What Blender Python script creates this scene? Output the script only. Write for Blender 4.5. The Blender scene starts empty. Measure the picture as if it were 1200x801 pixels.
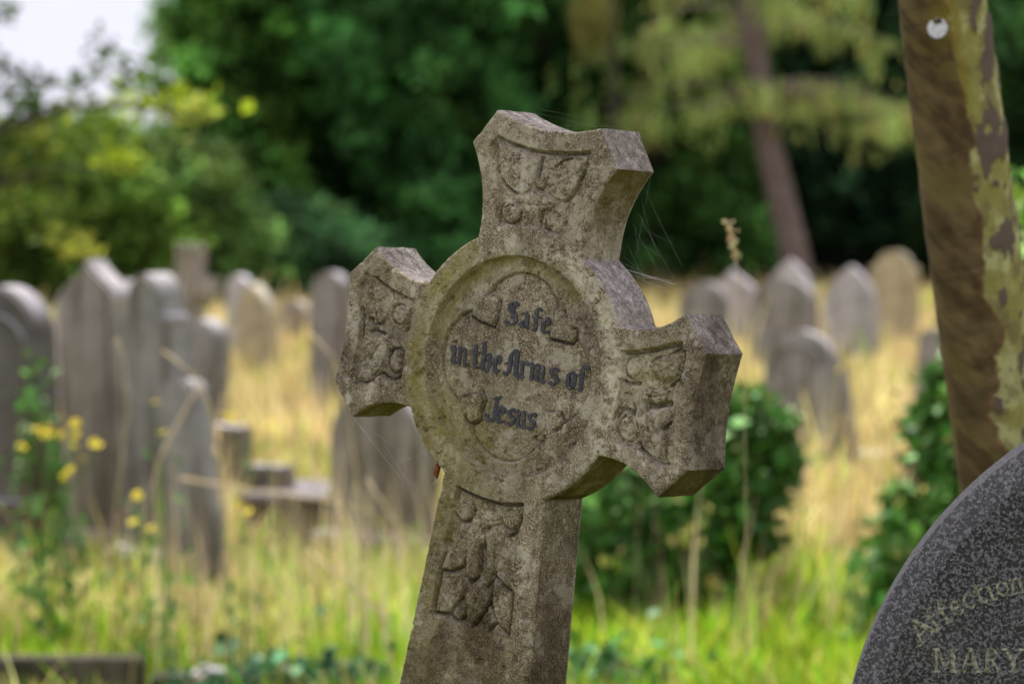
import bpy, bmesh, math, random
import numpy as np
from mathutils import Vector, Matrix
R = math.radians
rng = np.random.default_rng(7)
random.seed(7)
S = bpy.context.scene
COL = S.collection

# ------------------------------------------------------------------ camera frame
F = 3600.0 / 1200.0            # focal length in picture widths (108 mm on 36 mm)
CAMZ = 1.5
PITCH = math.atan(150.5 / 3600.0)
cR = Vector((1, 0, 0)); cF = Vector((0, math.cos(PITCH), -math.sin(PITCH))); cU = Vector((0, math.sin(PITCH), math.cos(PITCH)))
C0 = Vector((0, 0, CAMZ))

def at(px, py, D):
    """world point at depth D seen at photo pixel (px, py)"""
    return C0 + cF * D + cR * ((px - 600) / 3600 * D) + cU * (-(py - 400.5) / 3600 * D)
def gx(px, D): return (px - 600) / 3600 * D
def zz(py, D): return 1.5 - (py - 250) / 3600 * D

# ------------------------------------------------------------------ tags
def tag(o, label=None, cat=None, group=None, kind=None):
    if label: o['label'] = label
    if cat: o['category'] = cat
    if group: o['group'] = group
    if kind: o['kind'] = kind
    return o
def empty(name, loc=(0, 0, 0), rz=0.0, label=None, cat=None, group=None):
    o = bpy.data.objects.new(name, None); COL.objects.link(o)
    o.location = loc; o.rotation_euler = (0, 0, rz); o.empty_display_size = .1
    return tag(o, label, cat, group)

def mesh_obj(name, V, Fc, mat=None, parent=None, smooth=True, col=None, sharp=None):
    """V (n,3) array; Fc (m,k) array or list of tuples; col (n,3) vertex colours"""
    me = bpy.data.meshes.new(name)
    V = np.asarray(V, dtype=np.float32)
    if isinstance(Fc, np.ndarray):
        m, k = Fc.shape
        me.vertices.add(len(V)); me.vertices.foreach_set('co', V.ravel())
        me.loops.add(m * k); me.loops.foreach_set('vertex_index', Fc.astype(np.int32).ravel())
        me.polygons.add(m); me.polygons.foreach_set('loop_start', np.arange(0, m * k, k, dtype=np.int32))
        try: me.polygons.foreach_set('loop_total', np.full(m, k, dtype=np.int32))
        except Exception: pass
        me.update(calc_edges=True)
    else:
        me.from_pydata([tuple(map(float, v)) for v in V], [], [tuple(int(i) for i in f) for f in Fc])
        me.update()
    me.polygons.foreach_set('use_smooth', np.full(len(me.polygons), smooth, dtype=bool))
    if col is not None:
        a = me.attributes.new('Col', 'FLOAT_COLOR', 'POINT')
        c = np.ones((len(V), 4), dtype=np.float32); c[:, :3] = col
        a.data.foreach_set('color', c.ravel())
    if sharp: me.set_sharp_from_angle(angle=R(sharp))
    if mat: me.materials.append(mat)
    o = bpy.data.objects.new(name, me); COL.objects.link(o)
    if parent: o.parent = parent
    return o

def bm_obj(name, bm, mat, parent=None, smooth=False, sharp=None):
    me = bpy.data.meshes.new(name); bm.to_mesh(me); bm.free()
    if smooth:
        me.polygons.foreach_set('use_smooth', np.full(len(me.polygons), True, dtype=bool))
        if sharp: me.set_sharp_from_angle(angle=R(sharp))
    if mat: me.materials.append(mat)
    o = bpy.data.objects.new(name, me); COL.objects.link(o)
    if parent: o.parent = parent
    return o

def tube(pts, rad, n=8):
    """swept tube; returns V,F"""
    pts = [Vector(p) for p in pts]
    if not hasattr(rad, '__len__'): rad = [rad] * len(pts)
    V, Fc = [], []
    up = Vector((.13, .27, 1)).normalized()
    for i, p in enumerate(pts):
        t = (pts[min(i + 1, len(pts) - 1)] - pts[max(i - 1, 0)]).normalized()
        if abs(t.dot(up)) > .95: a = t.cross(Vector((1, 0, 0)))
        else: a = t.cross(up)
        a.normalize(); b = t.cross(a)
        for k in range(n):
            an = 2 * math.pi * k / n
            V.append(p + (a * math.cos(an) + b * math.sin(an)) * rad[i])
    for i in range(len(pts) - 1):
        for k in range(n):
            k2 = (k + 1) % n
            Fc.append((i * n + k, i * n + k2, (i + 1) * n + k2, (i + 1) * n + k))
    Fc.append(tuple(range(n - 1, -1, -1))); Fc.append(tuple((len(pts) - 1) * n + k for k in range(n)))
    return V, Fc
def join(parts):
    V, Fc = [], []
    for v, f in parts:
        o = len(V); V += list(v); Fc += [tuple(i + o for i in q) for q in f]
    return V, Fc

# ------------------------------------------------------------------ noise
def vnoise(x, y, seed=0):
    xi = np.floor(x).astype(np.int64); yi = np.floor(y).astype(np.int64)
    fx = x - xi; fy = y - yi
    fx = fx * fx * (3 - 2 * fx); fy = fy * fy * (3 - 2 * fy)
    def h(a, b):
        n = (a * 374761393 + b * 668265263 + seed * 974711) & 0xffffffff
        n = ((n ^ (n >> 13)) * 1274126177) & 0xffffffff
        return ((n ^ (n >> 16)) & 0xffff) / 65535.0
    return (h(xi, yi) * (1 - fx) + h(xi + 1, yi) * fx) * (1 - fy) + (h(xi, yi + 1) * (1 - fx) + h(xi + 1, yi + 1) * fx) * fy
def fbm(x, y, seed=0, o=4):
    s = 0; a = .5; t = 0
    for i in range(o):
        s = s + a * vnoise(x * 2 ** i, y * 2 ** i, seed + i * 17); t += a; a *= .55
    return s / t
def smooth(a, b, x):
    t = np.clip((x - a) / (b - a), 0, 1); return t * t * (3 - 2 * t)

# ------------------------------------------------------------------ materials
def newmat(name, rough=.9, spec=.2):
    m = bpy.data.materials.new(name); m.use_nodes = True
    nt = m.node_tree; b = nt.nodes['Principled BSDF']
    b.inputs['Roughness'].default_value = rough
    b.inputs['Specular IOR Level'].default_value = spec
    return m, nt, b
def N(nt, typ, **kw):
    n = nt.nodes.new(typ)
    for k, v in kw.items():
        if k in n.inputs.keys() if hasattr(n.inputs, 'keys') else False: n.inputs[k].default_value = v
        else: setattr(n, k, v)
    return n
def noise_node(nt, co, scale, detail=6, rough=.6, dist=0):
    n = nt.nodes.new('ShaderNodeTexNoise'); n.inputs['Scale'].default_value = scale
    n.inputs['Detail'].default_value = detail; n.inputs['Roughness'].default_value = rough
    n.inputs['Distortion'].default_value = dist
    nt.links.new(co, n.inputs['Vector']); return n.outputs['Fac']
def ramp(nt, fac, stops):
    n = nt.nodes.new('ShaderNodeValToRGB'); cr = n.color_ramp
    while len(cr.elements) < len(stops): cr.elements.new(.5)
    for e, (p, c) in zip(cr.elements, stops):
        e.position = p; e.color = (*c, 1) if len(c) == 3 else c
    nt.links.new(fac, n.inputs['Fac']); return n.outputs['Color']
def g3(v): return (v, v, v)
def mix(nt, fac, a, b, mode='MIX'):
    n = nt.nodes.new('ShaderNodeMix'); n.data_type = 'RGBA'; n.blend_type = mode
    for s, v in ((n.inputs[0], fac), (n.inputs[6], a), (n.inputs[7], b)):
        if isinstance(v, (int, float)): s.default_value = v
        elif isinstance(v, tuple): s.default_value = (*v, 1)
        else: nt.links.new(v, s)
    return n.outputs[2]
def math_n(nt, op, a, b=None, clamp=False):
    n = nt.nodes.new('ShaderNodeMath'); n.operation = op; n.use_clamp = clamp
    for s, v in ((n.inputs[0], a), (n.inputs[1], b)):
        if v is None: continue
        if isinstance(v, (int, float)): s.default_value = v
        else: nt.links.new(v, s)
    return n.outputs[0]
def bump(nt, bsdf, h, dist, strength=1.0, prev=None):
    n = nt.nodes.new('ShaderNodeBump'); n.inputs['Distance'].default_value = dist; n.inputs['Strength'].default_value = strength
    nt.links.new(h, n.inputs['Height'])
    if prev: nt.links.new(prev, n.inputs['Normal'])
    nt.links.new(n.outputs['Normal'], bsdf.inputs['Normal']); return n.outputs['Normal']
def objco(nt):
    return nt.nodes.new('ShaderNodeTexCoord').outputs['Object']
def geo_normal_z(nt):
    g = nt.nodes.new('ShaderNodeNewGeometry'); s = nt.nodes.new('ShaderNodeSeparateXYZ')
    nt.links.new(g.outputs['Normal'], s.inputs[0]); return s.outputs['Z']

def cross_stone_mat():
    m, nt, b = newmat('weathered_sandstone', .93, .15)
    co = objco(nt)
    big = noise_node(nt, co, 7, 4, .6, .4)
    med = noise_node(nt, co, 42, 6, .65, .3)
    fine = noise_node(nt, co, 420, 3, .7)
    speck = noise_node(nt, co, 760, 2, .7)
    c = ramp(nt, med, [(.32, (.055, .045, .026)), (.46, (.115, .096, .060)), (.56, (.175, .148, .098)), (.70, (.27, .235, .165))])
    blot = noise_node(nt, co, 19, 7, .72, .8)
    c = mix(nt, ramp(nt, blot, [(.46, g3(0)), (.57, g3(.55))]), c, (.075, .063, .042))
    c = mix(nt, ramp(nt, big, [(.42, g3(0)), (.62, g3(.6))]), c, (.150, .128, .096))
    # fine sandy grain: pale and dark grains
    c = mix(nt, ramp(nt, fine, [(.52, g3(0)), (.58, g3(.75))]), c, (.42, .36, .25))
    c = mix(nt, ramp(nt, speck, [(.40, g3(.95)), (.47, g3(0))]), c, (.014, .012, .008))
    pt = ramp(nt, noise_node(nt, co, 27, 9, .78, .15), [(.535, g3(0)), (.56, g3(.75))])
    c = mix(nt, pt, c, (.33, .315, .26))
    sp2 = nt.nodes.new('ShaderNodeTexVoronoi'); sp2.inputs['Scale'].default_value = 70; nt.links.new(co, sp2.inputs['Vector'])
    c = mix(nt, math_n(nt, 'MULTIPLY', ramp(nt, sp2.outputs['Distance'], [(.20, g3(.8)), (.26, g3(0))]), ramp(nt, noise_node(nt, co, 9, 3), [(.50, g3(0)), (.56, g3(1))])), c, (.34, .33, .29))
    mps = nt.nodes.new('ShaderNodeMapping'); mps.inputs['Scale'].default_value = (60, 60, 5); nt.links.new(co, mps.inputs[0])
    c = mix(nt, ramp(nt, noise_node(nt, mps.outputs[0], 1, 5, .7), [(.52, g3(0)), (.64, g3(.5))]), c, (.05, .043, .032))
    # algae (yellow green) from the painted mask, modulated
    at_ = nt.nodes.new('ShaderNodeAttribute'); at_.attribute_name = 'Col'
    sep = nt.nodes.new('ShaderNodeSeparateColor'); nt.links.new(at_.outputs['Color'], sep.inputs[0])
    al = math_n(nt, 'MULTIPLY', sep.outputs['Red'], ramp(nt, med, [(.3, g3(.35)), (.6, g3(1))]))
    c = mix(nt, al, c, (.150, .140, .030))
    # pale crustose lichen
    li = math_n(nt, 'MULTIPLY', sep.outputs['Green'], ramp(nt, noise_node(nt, co, 60, 6, .75, .6), [(.42, g3(0)), (.56, g3(1))]))
    c = mix(nt, li, c, (.36, .34, .26))
    # upward faces painted paler for sky light, mottled like lichen, under faces olive algae
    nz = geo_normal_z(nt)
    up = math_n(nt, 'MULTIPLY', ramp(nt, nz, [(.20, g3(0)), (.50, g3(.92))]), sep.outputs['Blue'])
    lit_top = ramp(nt, noise_node(nt, co, 85, 8, .82, .25), [(.38, (.085, .076, .068)), (.47, (.20, .185, .172)), (.56, (.33, .31, .295)), (.68, (.46, .44, .425))])
    lit_top = mix(nt, ramp(nt, noise_node(nt, co, 340, 4, .7), [(.42, g3(.6)), (.54, g3(0))]), lit_top, (.10, .09, .08))
    c = mix(nt, up, c, lit_top)
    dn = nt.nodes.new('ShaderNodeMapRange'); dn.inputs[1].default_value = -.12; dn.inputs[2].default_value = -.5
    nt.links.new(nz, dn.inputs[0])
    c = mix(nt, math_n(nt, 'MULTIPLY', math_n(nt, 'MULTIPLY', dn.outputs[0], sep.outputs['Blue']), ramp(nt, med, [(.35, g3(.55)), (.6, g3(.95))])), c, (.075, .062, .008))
    # black lichen spots
    v = nt.nodes.new('ShaderNodeTexVoronoi'); v.inputs['Scale'].default_value = 95; v.inputs['Randomness'].default_value = 1
    nt.links.new(co, v.inputs['Vector'])
    sp = math_n(nt, 'MULTIPLY', ramp(nt, v.outputs['Distance'], [(.16, g3(1)), (.27, g3(0))]), ramp(nt, noise_node(nt, co, 17, 3), [(.52, g3(0)), (.62, g3(.75))]))
    c = mix(nt, sp, c, (.055, .05, .04))
    c = mix(nt, 1.0, c, (1.66, 1.56, 1.54), 'MULTIPLY')
    sa = nt.nodes.new('ShaderNodeAttribute'); sa.attribute_name = 'StainShade'  # weather stains, plus shade painted onto the side faces
    c = mix(nt, math_n(nt, 'MULTIPLY', sa.outputs['Fac'], 1.0), c, mix(nt, 1.0, c, (.36, .33, .30), 'MULTIPLY'))
    nt.links.new(c, b.inputs['Base Color'])
    n1 = bump(nt, b, fine, .0016, .8)
    n2 = bump(nt, b, noise_node(nt, co, 120, 6, .75), .0050, .8, n1)
    v2 = nt.nodes.new('ShaderNodeTexVoronoi'); v2.inputs['Scale'].default_value = 160; nt.links.new(co, v2.inputs['Vector'])
    pit = ramp(nt, v2.outputs['Distance'], [(.05, g3(0)), (.25, g3(1))])
    bump(nt, b, pit, .0020, .6, n2)
    return m

def headstone_mat(name, lo, mid, hi, lit_top=(.39, .365, .37), grime=(.12, .10, .075), gr=.85):
    m, nt, b = newmat(name, .92, .15)
    co = objco(nt)
    a = noise_node(nt, co, 6, 5, .65, .5); f = noise_node(nt, co, 38, 5, .7)
    c = ramp(nt, a, [(.32, lo), (.5, mid), (.68, hi)])
    c = mix(nt, ramp(nt, f, [(.45, g3(0)), (.65, g3(.45))]), c, hi)
    mp = nt.nodes.new('ShaderNodeMapping'); mp.inputs['Scale'].default_value = (14, 14, 1.6); nt.links.new(co, mp.inputs[0])
    st = noise_node(nt, mp.outputs[0], 1.0, 4, .6)
    c = mix(nt, ramp(nt, st, [(.46, g3(0)), (.60, g3(gr))]), c, grime)
    up = ramp(nt, geo_normal_z(nt), [(.25, g3(0)), (.6, g3(.85))])  # upward faces coloured paler to carry light from above
    c = mix(nt, up, c, lit_top)
    nt.links.new(c, b.inputs['Base Color'])
    n1 = bump(nt, b, f, .008, .7); bump(nt, b, noise_node(nt, co, 160, 3, .6), .002, .6, n1)
    return m

def granite_mat(name, rough, light):
    m, nt, b = newmat(name, rough, .35)
    co = objco(nt)
    a = noise_node(nt, co, 230, 6, .8, .15)
    v = nt.nodes.new('ShaderNodeTexVoronoi'); v.inputs['Scale'].default_value = 360; nt.links.new(co, v.inputs['Vector'])
    sv = nt.nodes.new('ShaderNodeSeparateColor'); nt.links.new(v.outputs['Color'], sv.inputs[0])
    base = ramp(nt, a, [(.40, (.006, .006, .007)), (.47, (.026, .025, .028)), (.54, (.11, .105, .115)), (.66, (.25, .24, .26))])
    c = mix(nt, ramp(nt, sv.outputs['Red'], [(.74, g3(0)), (.80, g3(.7))]), base, (.15, .145, .16))
    c = mix(nt, ramp(nt, sv.outputs['Green'], [(.62, g3(0)), (.66, g3(.9))]), c, (.004, .004, .005))
    if light: c = mix(nt, light, c, (.40, .37, .41))
    big = noise_node(nt, co, 14, 4, .6)
    c = mix(nt, ramp(nt, big, [(.45, g3(0)), (.75, g3(.25))]), c, (.09, .08, .075))
    nt.links.new(c, b.inputs['Base Color'])
    bump(nt, b, a, .0006, .6)
    return m

def attr_mat(name, rough=.6, trans=.35, spec=.25, noise=None):
    """leaves, blades: colour per leaf from attribute Col, diffuse + translucency"""
    m = bpy.data.materials.new(name); m.use_nodes = True; nt = m.node_tree
    b = nt.nodes['Principled BSDF']; out = nt.nodes['Material Output']
    b.inputs['Roughness'].default_value = rough; b.inputs['Specular IOR Level'].default_value = spec
    a = nt.nodes.new('ShaderNodeAttribute'); a.attribute_name = 'Col'
    nt.links.new(a.outputs['Color'], b.inputs['Base Color'])
    if trans:
        t = nt.nodes.new('ShaderNodeBsdfTranslucent'); nt.links.new(a.outputs['Color'], t.inputs['Color'])
        mx = nt.nodes.new('ShaderNodeMixShader'); mx.inputs[0].default_value = trans
        nt.links.new(b.outputs[0], mx.inputs[1]); nt.links.new(t.outputs[0], mx.inputs[2]); nt.links.new(mx.outputs[0], out.inputs['Surface'])
    return m
def flat_mat(name, col, rough=.8, spec=.2, var=.25, sc=60, bmp=.001, metal=0):
    m, nt, b = newmat(name, rough, spec); co = objco(nt)
    n = noise_node(nt, co, sc, 4, .6)
    lo = tuple(x * (1 - var) for x in col); hi = tuple(min(1, x * (1 + var)) for x in col)
    nt.links.new(ramp(nt, n, [(.35, lo), (.65, hi)]), b.inputs['Base Color'])
    b.inputs['Metallic'].default_value = metal
    if bmp: bump(nt, b, n, bmp, .6)
    return m
def bark_mat(name, lo, hi):
    m, nt, b = newmat(name, .95, .1); co = objco(nt)
    mp = nt.nodes.new('ShaderNodeMapping'); mp.inputs['Scale'].default_value = (1, 1, .22); nt.links.new(co, mp.inputs[0])
    n = noise_node(nt, mp.outputs[0], 16, 6, .7, .6)
    nt.links.new(ramp(nt, n, [(.35, lo), (.65, hi)]), b.inputs['Base Color']); bump(nt, b, n, .03, .9); return m

M_CROSS = cross_stone_mat()
M_LEAD = flat_mat('blue_black_lead', (.040, .040, .050), .65, .3, .5, 300, .0005)
_nt = M_LEAD.node_tree; _b = _nt.nodes['Principled BSDF']; _co = objco(_nt); _src = _b.inputs['Base Color'].links[0].from_socket
_w = ramp(_nt, noise_node(_nt, _co, 170, 5, .75, .6), [(.56, g3(0)), (.64, g3(.85))])
_nt.links.new(mix(_nt, _w, _src, (.17, .145, .11)), _b.inputs['Base Color'])
M_HS_GREY = headstone_mat('grey_brown_headstone', (0.159, 0.146, 0.134), (0.244, 0.226, 0.207), (0.342, 0.317, 0.293))
M_HS_PALE = headstone_mat('pale_headstone', (0.293, 0.268, 0.256), (0.415, 0.378, 0.366), (0.537, 0.500, 0.476), lit_top=(0.610, 0.561, 0.610), gr=.35)
M_HS_GOLD = headstone_mat('honey_headstone', (0.268, 0.220, 0.122), (0.415, 0.342, 0.207), (0.537, 0.464, 0.305), lit_top=(0.561, 0.512, 0.415), gr=.35)
M_HS_DARK = headstone_mat('sooty_headstone', (.06, .055, .05), (.11, .10, .09), (.17, .155, .15), lit_top=(.36, .335, .35))
M_KERB = headstone_mat('mossy_kerb', (.02, .018, .014), (.045, .038, .028), (.09, .075, .05), lit_top=(.055, .048, .032))
M_LEDGER = headstone_mat('ledger_stone', (.06, .055, .055), (.12, .11, .11), (.18, .165, .17), lit_top=(.17, .155, .17))
M_HS_TAN = headstone_mat('tan_headstone', (0.207, 0.183, 0.146), (0.305, 0.268, 0.220), (0.403, 0.354, 0.299))
M_GRAN = granite_mat('polished_granite', .5, 0)
M_GRAN_E = granite_mat('rough_granite', .75, .09)
M_LICH = flat_mat('pale_lichen_paint', (.20, .195, .145), .95, .1, .75, 200, .0006)
M_LEAF = attr_mat('leaf', .6, .3, .10)
M_NEEDLE = attr_mat('needle_foliage', .8, .3, .05)
M_IVY = attr_mat('ivy_leaf', .5, .15, .18)
M_GRASS = attr_mat('grass_blade', .75, .4, .05)
M_FLOWER = attr_mat('petal', .6, .3, .2)
M_BARKPALE = bark_mat('brown_conifer_bark', (.10, .07, .06), (.24, .18, .165))
M_BARKDARK = bark_mat('dark_bark', (.035, .03, .025), (.09, .075, .06))
M_TWIG = flat_mat('twig', (.10, .075, .05), .9, .1)
M_STRAW = flat_mat('dry_straw', (.52, .40, .24), .8, .2, .2, 40, 0)

# ------------------------------------------------------------------ FOREGROUND STONE CROSS
# pose recovered from the photograph: columns are the cross's right, up and back axes in camera axes
MC = np.array([[.77233249, .14688537, .61800261], [-.18076795, .98349449, -.0078446], [-.60895441, -.10565643, .78613691]])
TC = np.array([-1.66508067e-03, -2.85326195e-02, 3.45077884])
T = .0749; RR = .155
def uv(x, y, w=0.0):
    ray = np.array([(x - 600) / 3600, -(y - 400.5) / 3600, 1.])
    s = np.linalg.solve(np.column_stack([MC[:, 0], MC[:, 1], -ray]), -(TC + MC[:, 2] * w)); return s[0], s[1]
def cam2w(v): return cR * v[0] + cU * v[1] + cF * v[2]
ax_u, ax_v, ax_w = [cam2w(MC[:, i]).normalized() for i in range(3)]
ORG = C0 + cam2w(TC)
LEN = ORG.z / ax_v.z                     # from medallion centre down to the ground along the shaft
base = ORG - ax_v * LEN

def arc(p, q, sag, n=24):
    p = np.array(p, float); q = np.array(q, float); d = q - p; nrm = np.array([-d[1], d[0]]) / np.hypot(*d)
    return [tuple(p + d * t + nrm * sag * 4 * t * (1 - t)) for t in np.linspace(0, 1, n)]
def ringarc(p, q, n=28):
    a = math.atan2(p[1], p[0]); b = math.atan2(q[1], q[0])
    while b > a: b -= 2 * math.pi
    return [(RR * math.cos(t), RR * math.sin(t)) for t in np.linspace(a, b, n)]
def outline():
    ta, tL, tb, tM, tr = .0739, .2812, .1031, .2406, .0744
    sa, sL, sb, sM, sr = .0635, .2575, .1007, .2227, .0727
    cr = .0732; sq = lambda x: math.sqrt(RR * RR - x * x)
    P = []
    # clockwise from the top arm's left end corner; negative sag bends into the stone
    P += arc((-ta, tL), (ta, tL), -.0125)
    P += arc((tb, tM), (tr, sq(tr)), -.010)
    P += ringarc((tr, sq(tr)), (sq(sr), sr))[1:-1]
    P += arc((sq(sr), sr), (sM, sb), -.010)
    P += arc((sL, sa), (sL, -sa), -.006)
    P += arc((sM, -sb), (sq(sr), -sr), -.010)
    P += ringarc((sq(sr), -sr), (cr, -sq(cr)))[1:-1]
    slope = (.0941 - .0732) / (.4 - .1366)
    lowv = -(LEN + .1)
    wl = cr + slope * (-lowv - .1366) * .75
    P += [(cr + slope * (t - .1366) * (1 if t < .5 else .9), -t) for t in np.linspace(.1366, -lowv, 60)]
    P += [(-(cr + slope * (t - .1366) * (1 if t < .5 else .9)), -t) for t in np.linspace(-lowv, .1366, 60)]
    P += ringarc((-cr, -sq(cr)), (-sq(sr), -sr))[1:-1]
    P += arc((-sq(sr), -sr), (-sM, -sb), -.010)
    P += arc((-sL, -sa), (-sL, sa), -.006)
    P += arc((-sM, sb), (-sq(sr), sr), -.010)
    P += ringarc((-sq(sr), sr), (-tr, sq(tr)))[1:-1]
    P += arc((-tr, sq(tr)), (-tb, tM), -.010)
    return np.array(P)
OUT = outline()
corners = []
for i in range(len(OUT)):
    a, b, c = OUT[i - 1], OUT[i], OUT[(i + 1) % len(OUT)]
    v1 = b - a; v2 = c - b; l1 = np.hypot(*v1); l2 = np.hypot(*v2)
    if l1 > 1e-6 and l2 > 1e-6 and (v1 @ v2) / (l1 * l2) < math.cos(R(20)): corners.append(b)

def seg_dist(px, py, poly, closed=True, want_near=False):
    """unsigned distance from points to polyline (chunk over segments)"""
    best = np.full(px.shape, 1e9); nx = np.zeros(px.shape); ny = np.zeros(px.shape)
    n = len(poly)
    for i in range(n if closed else n - 1):
        a = poly[i]; b = poly[(i + 1) % n]; d = b - a; L = d @ d
        if L < 1e-14: continue
        t = np.clip(((px - a[0]) * d[0] + (py - a[1]) * d[1]) / L, 0, 1)
        qx = a[0] + t * d[0]; qy = a[1] + t * d[1]
        e = (px - qx) ** 2 + (py - qy) ** 2
        m = e < best
        best = np.where(m, e, best)
        if want_near: nx = np.where(m, qx, nx); ny = np.where(m, qy, ny)
    best = np.sqrt(best)
    return (best, nx, ny) if want_near else best
def inside(px, py, poly):
    r = np.zeros(px.shape, bool); n = len(poly)
    for i in range(n):
        x1, y1 = poly[i]; x2, y2 = poly[(i + 1) % n]
        if y1 == y2: continue
        c = (y1 > py) != (y2 > py)
        r ^= c & (px < (x2 - x1) * (py - y1) / (y2 - y1) + x1)
    return r

# ---- carving, traced in the photograph and carried onto the stone face
def P2(L, w=.002): return np.array([uv(x, y, w) for x, y in L])
grooves = []      # (points, width, depth)
def gr(L, w=.0030, d=.0034, z=.002): grooves.append((P2(L, z), w, d))
leaves_ = []      # raised leaves (polygon, height, rim width)
def lf(L, h=.0040, w=.009): leaves_.append((P2(L), h, w))
panels = [P2([(539, 571), (556, 579), (573, 585), (590, 589), (613, 590), (611, 612), (606, 650), (603, 690), (599, 747), (570, 738), (540, 729), (506, 718), (513, 675), (524, 630)]),
          P2([(580, 168), (586, 162), (600, 168), (620, 175), (640, 179), (665, 180), (693, 179), (688, 205), (672, 235), (666, 262), (650, 274), (625, 266), (600, 264), (582, 262), (583, 230), (582, 200)]),
          P2([(430, 318), (441, 325), (452, 334), (465, 343), (485, 352), (481, 385), (474, 420), (472, 445), (455, 447), (445, 440), (430, 450), (412, 447), (421, 410), (422, 370), (420, 335)]),
          P2([(730, 413), (745, 413), (765, 410), (785, 405), (801, 402), (802, 425), (793, 450), (786, 480), (784, 515), (782, 546), (766, 540), (755, 531), (746, 521), (724, 517), (721, 490), (727, 450)])]
# shaft leaves
lf([(541, 612), (530, 625), (523, 645), (517, 666), (527, 668), (540, 664), (545, 655), (551, 640), (557, 625), (552, 612)])
lf([(556, 625), (549, 640), (545, 655), (546, 672), (551, 681), (558, 675), (562, 665), (561, 650), (562, 640), (567, 637), (570, 625)], .0048, .008)
lf([(568, 620), (580, 614), (592, 620), (602, 640), (605, 650), (604, 670), (602, 693), (590, 685), (580, 672), (575, 682), (568, 688), (567, 678), (569, 655), (570, 645)], .0046, .010)
lf([(543, 671), (544, 690), (535, 705), (525, 717), (508, 716), (514, 690), (519, 671)], .0030)
lf([(541, 697), (545, 710), (543, 722), (535, 727), (529, 718)], .0036, .006)
lf([(548, 686), (560, 678), (569, 692), (574, 686), (573, 702), (568, 714), (560, 724), (553, 732), (547, 722), (544, 700)], .0040)
lf([(579, 678), (590, 687), (601, 696), (601, 720), (598, 744), (588, 737), (581, 727), (577, 710), (576, 695)], .0042)
lf([(574, 707), (580, 728), (572, 738), (564, 727), (567, 718)], .0038, .006)
lf([(553, 600), (568, 595), (584, 600), (590, 612), (578, 616), (566, 620), (553, 612)], .0040)
gr([(516, 667), (528, 669), (541, 664), (545, 655)]); gr([(562, 668), (563, 650), (563, 641), (567, 639), (569, 645)])
gr([(546, 674), (552, 682), (559, 675)]); gr([(578, 672), (590, 684), (603, 695)]); gr([(568, 688), (576, 681), (579, 672)], .0022, .0025)
gr([(506, 717), (525, 719), (541, 700), (545, 690)]); gr([(509, 712), (512, 690), (515, 672)], .003, .004)
gr([(529, 719), (535, 728), (544, 722)]); gr([(553, 734), (566, 719), (575, 703), (577, 680)]); gr([(572, 739), (581, 728), (597, 745)]); gr([(574, 705), (582, 728)], .002, .0025)
gr([(537, 571), (555, 580), (573, 587), (590, 591), (613, 591)], .0034, .0045); gr([(538, 572), (535, 584)], .003, .004)
gr([(602, 696), (600, 720), (597, 744)], .0026, .0035); gr([(506, 718), (540, 729), (570, 739), (600, 749)], .002, .0012)
gr([(596, 628), (606, 622), (612, 610), (613, 597)], .003, .0038)
# top arm
lf([(583, 166), (600, 172), (620, 180), (632, 188), (627, 208), (620, 222), (612, 228), (603, 226), (594, 218), (587, 208), (583, 190)], .0040, .014)
lf([(640, 186), (660, 183), (690, 182), (687, 196), (680, 214), (668, 230), (660, 236), (648, 232), (640, 222), (637, 205)], .0042, .014)
lf([(612, 228), (625, 222), (640, 225), (655, 236), (640, 248), (628, 258), (615, 248), (607, 236)], .0036, .009)
gr([(585, 161), (600, 168), (620, 175), (640, 179), (665, 180), (692, 179)], .0032, .0036); gr([(577, 169), (585, 161)], .003, .002)
gr([(587, 209), (592, 217), (598, 222), (604, 226)]); gr([(684, 200), (677, 218), (668, 230), (661, 236)]); gr([(634, 185), (629, 207)], .0034, .004)
gr([(652, 196), (660, 189), (672, 185), (680, 187)], .002, .002); gr([(631, 260), (634, 249), (641, 245)]); gr([(584, 262), (585, 248), (588, 238)], .002, .002)
# left arm
gr([(440, 325), (452, 334), (465, 343), (485, 352)], .003, .0032); gr([(432, 388), (440, 387), (449, 391)]); gr([(423, 360), (424, 385), (420, 410), (412, 442)], .0028, .0026)
gr([(417, 448), (430, 448), (440, 442), (446, 436), (455, 443), (463, 444), (470, 440)], .0026, .003); gr([(455, 412), (460, 408), (468, 408), (472, 413), (472, 430)], .0028, .003)
gr([(433, 372), (436, 380), (444, 379)], .0026, .003); gr([(484, 355), (480, 380), (474, 388)], .0024, .0022)
lf([(426, 330), (440, 332), (452, 342), (458, 356), (452, 372), (442, 384), (432, 382), (426, 360)], .0038, .010)
lf([(432, 392), (450, 394), (456, 404), (450, 422), (444, 434), (430, 444), (418, 444), (424, 420)], .0040, .010)
lf([(456, 350), (470, 352), (480, 360), (478, 378), (468, 386), (458, 382), (454, 368)], .0034, .008)
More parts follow.
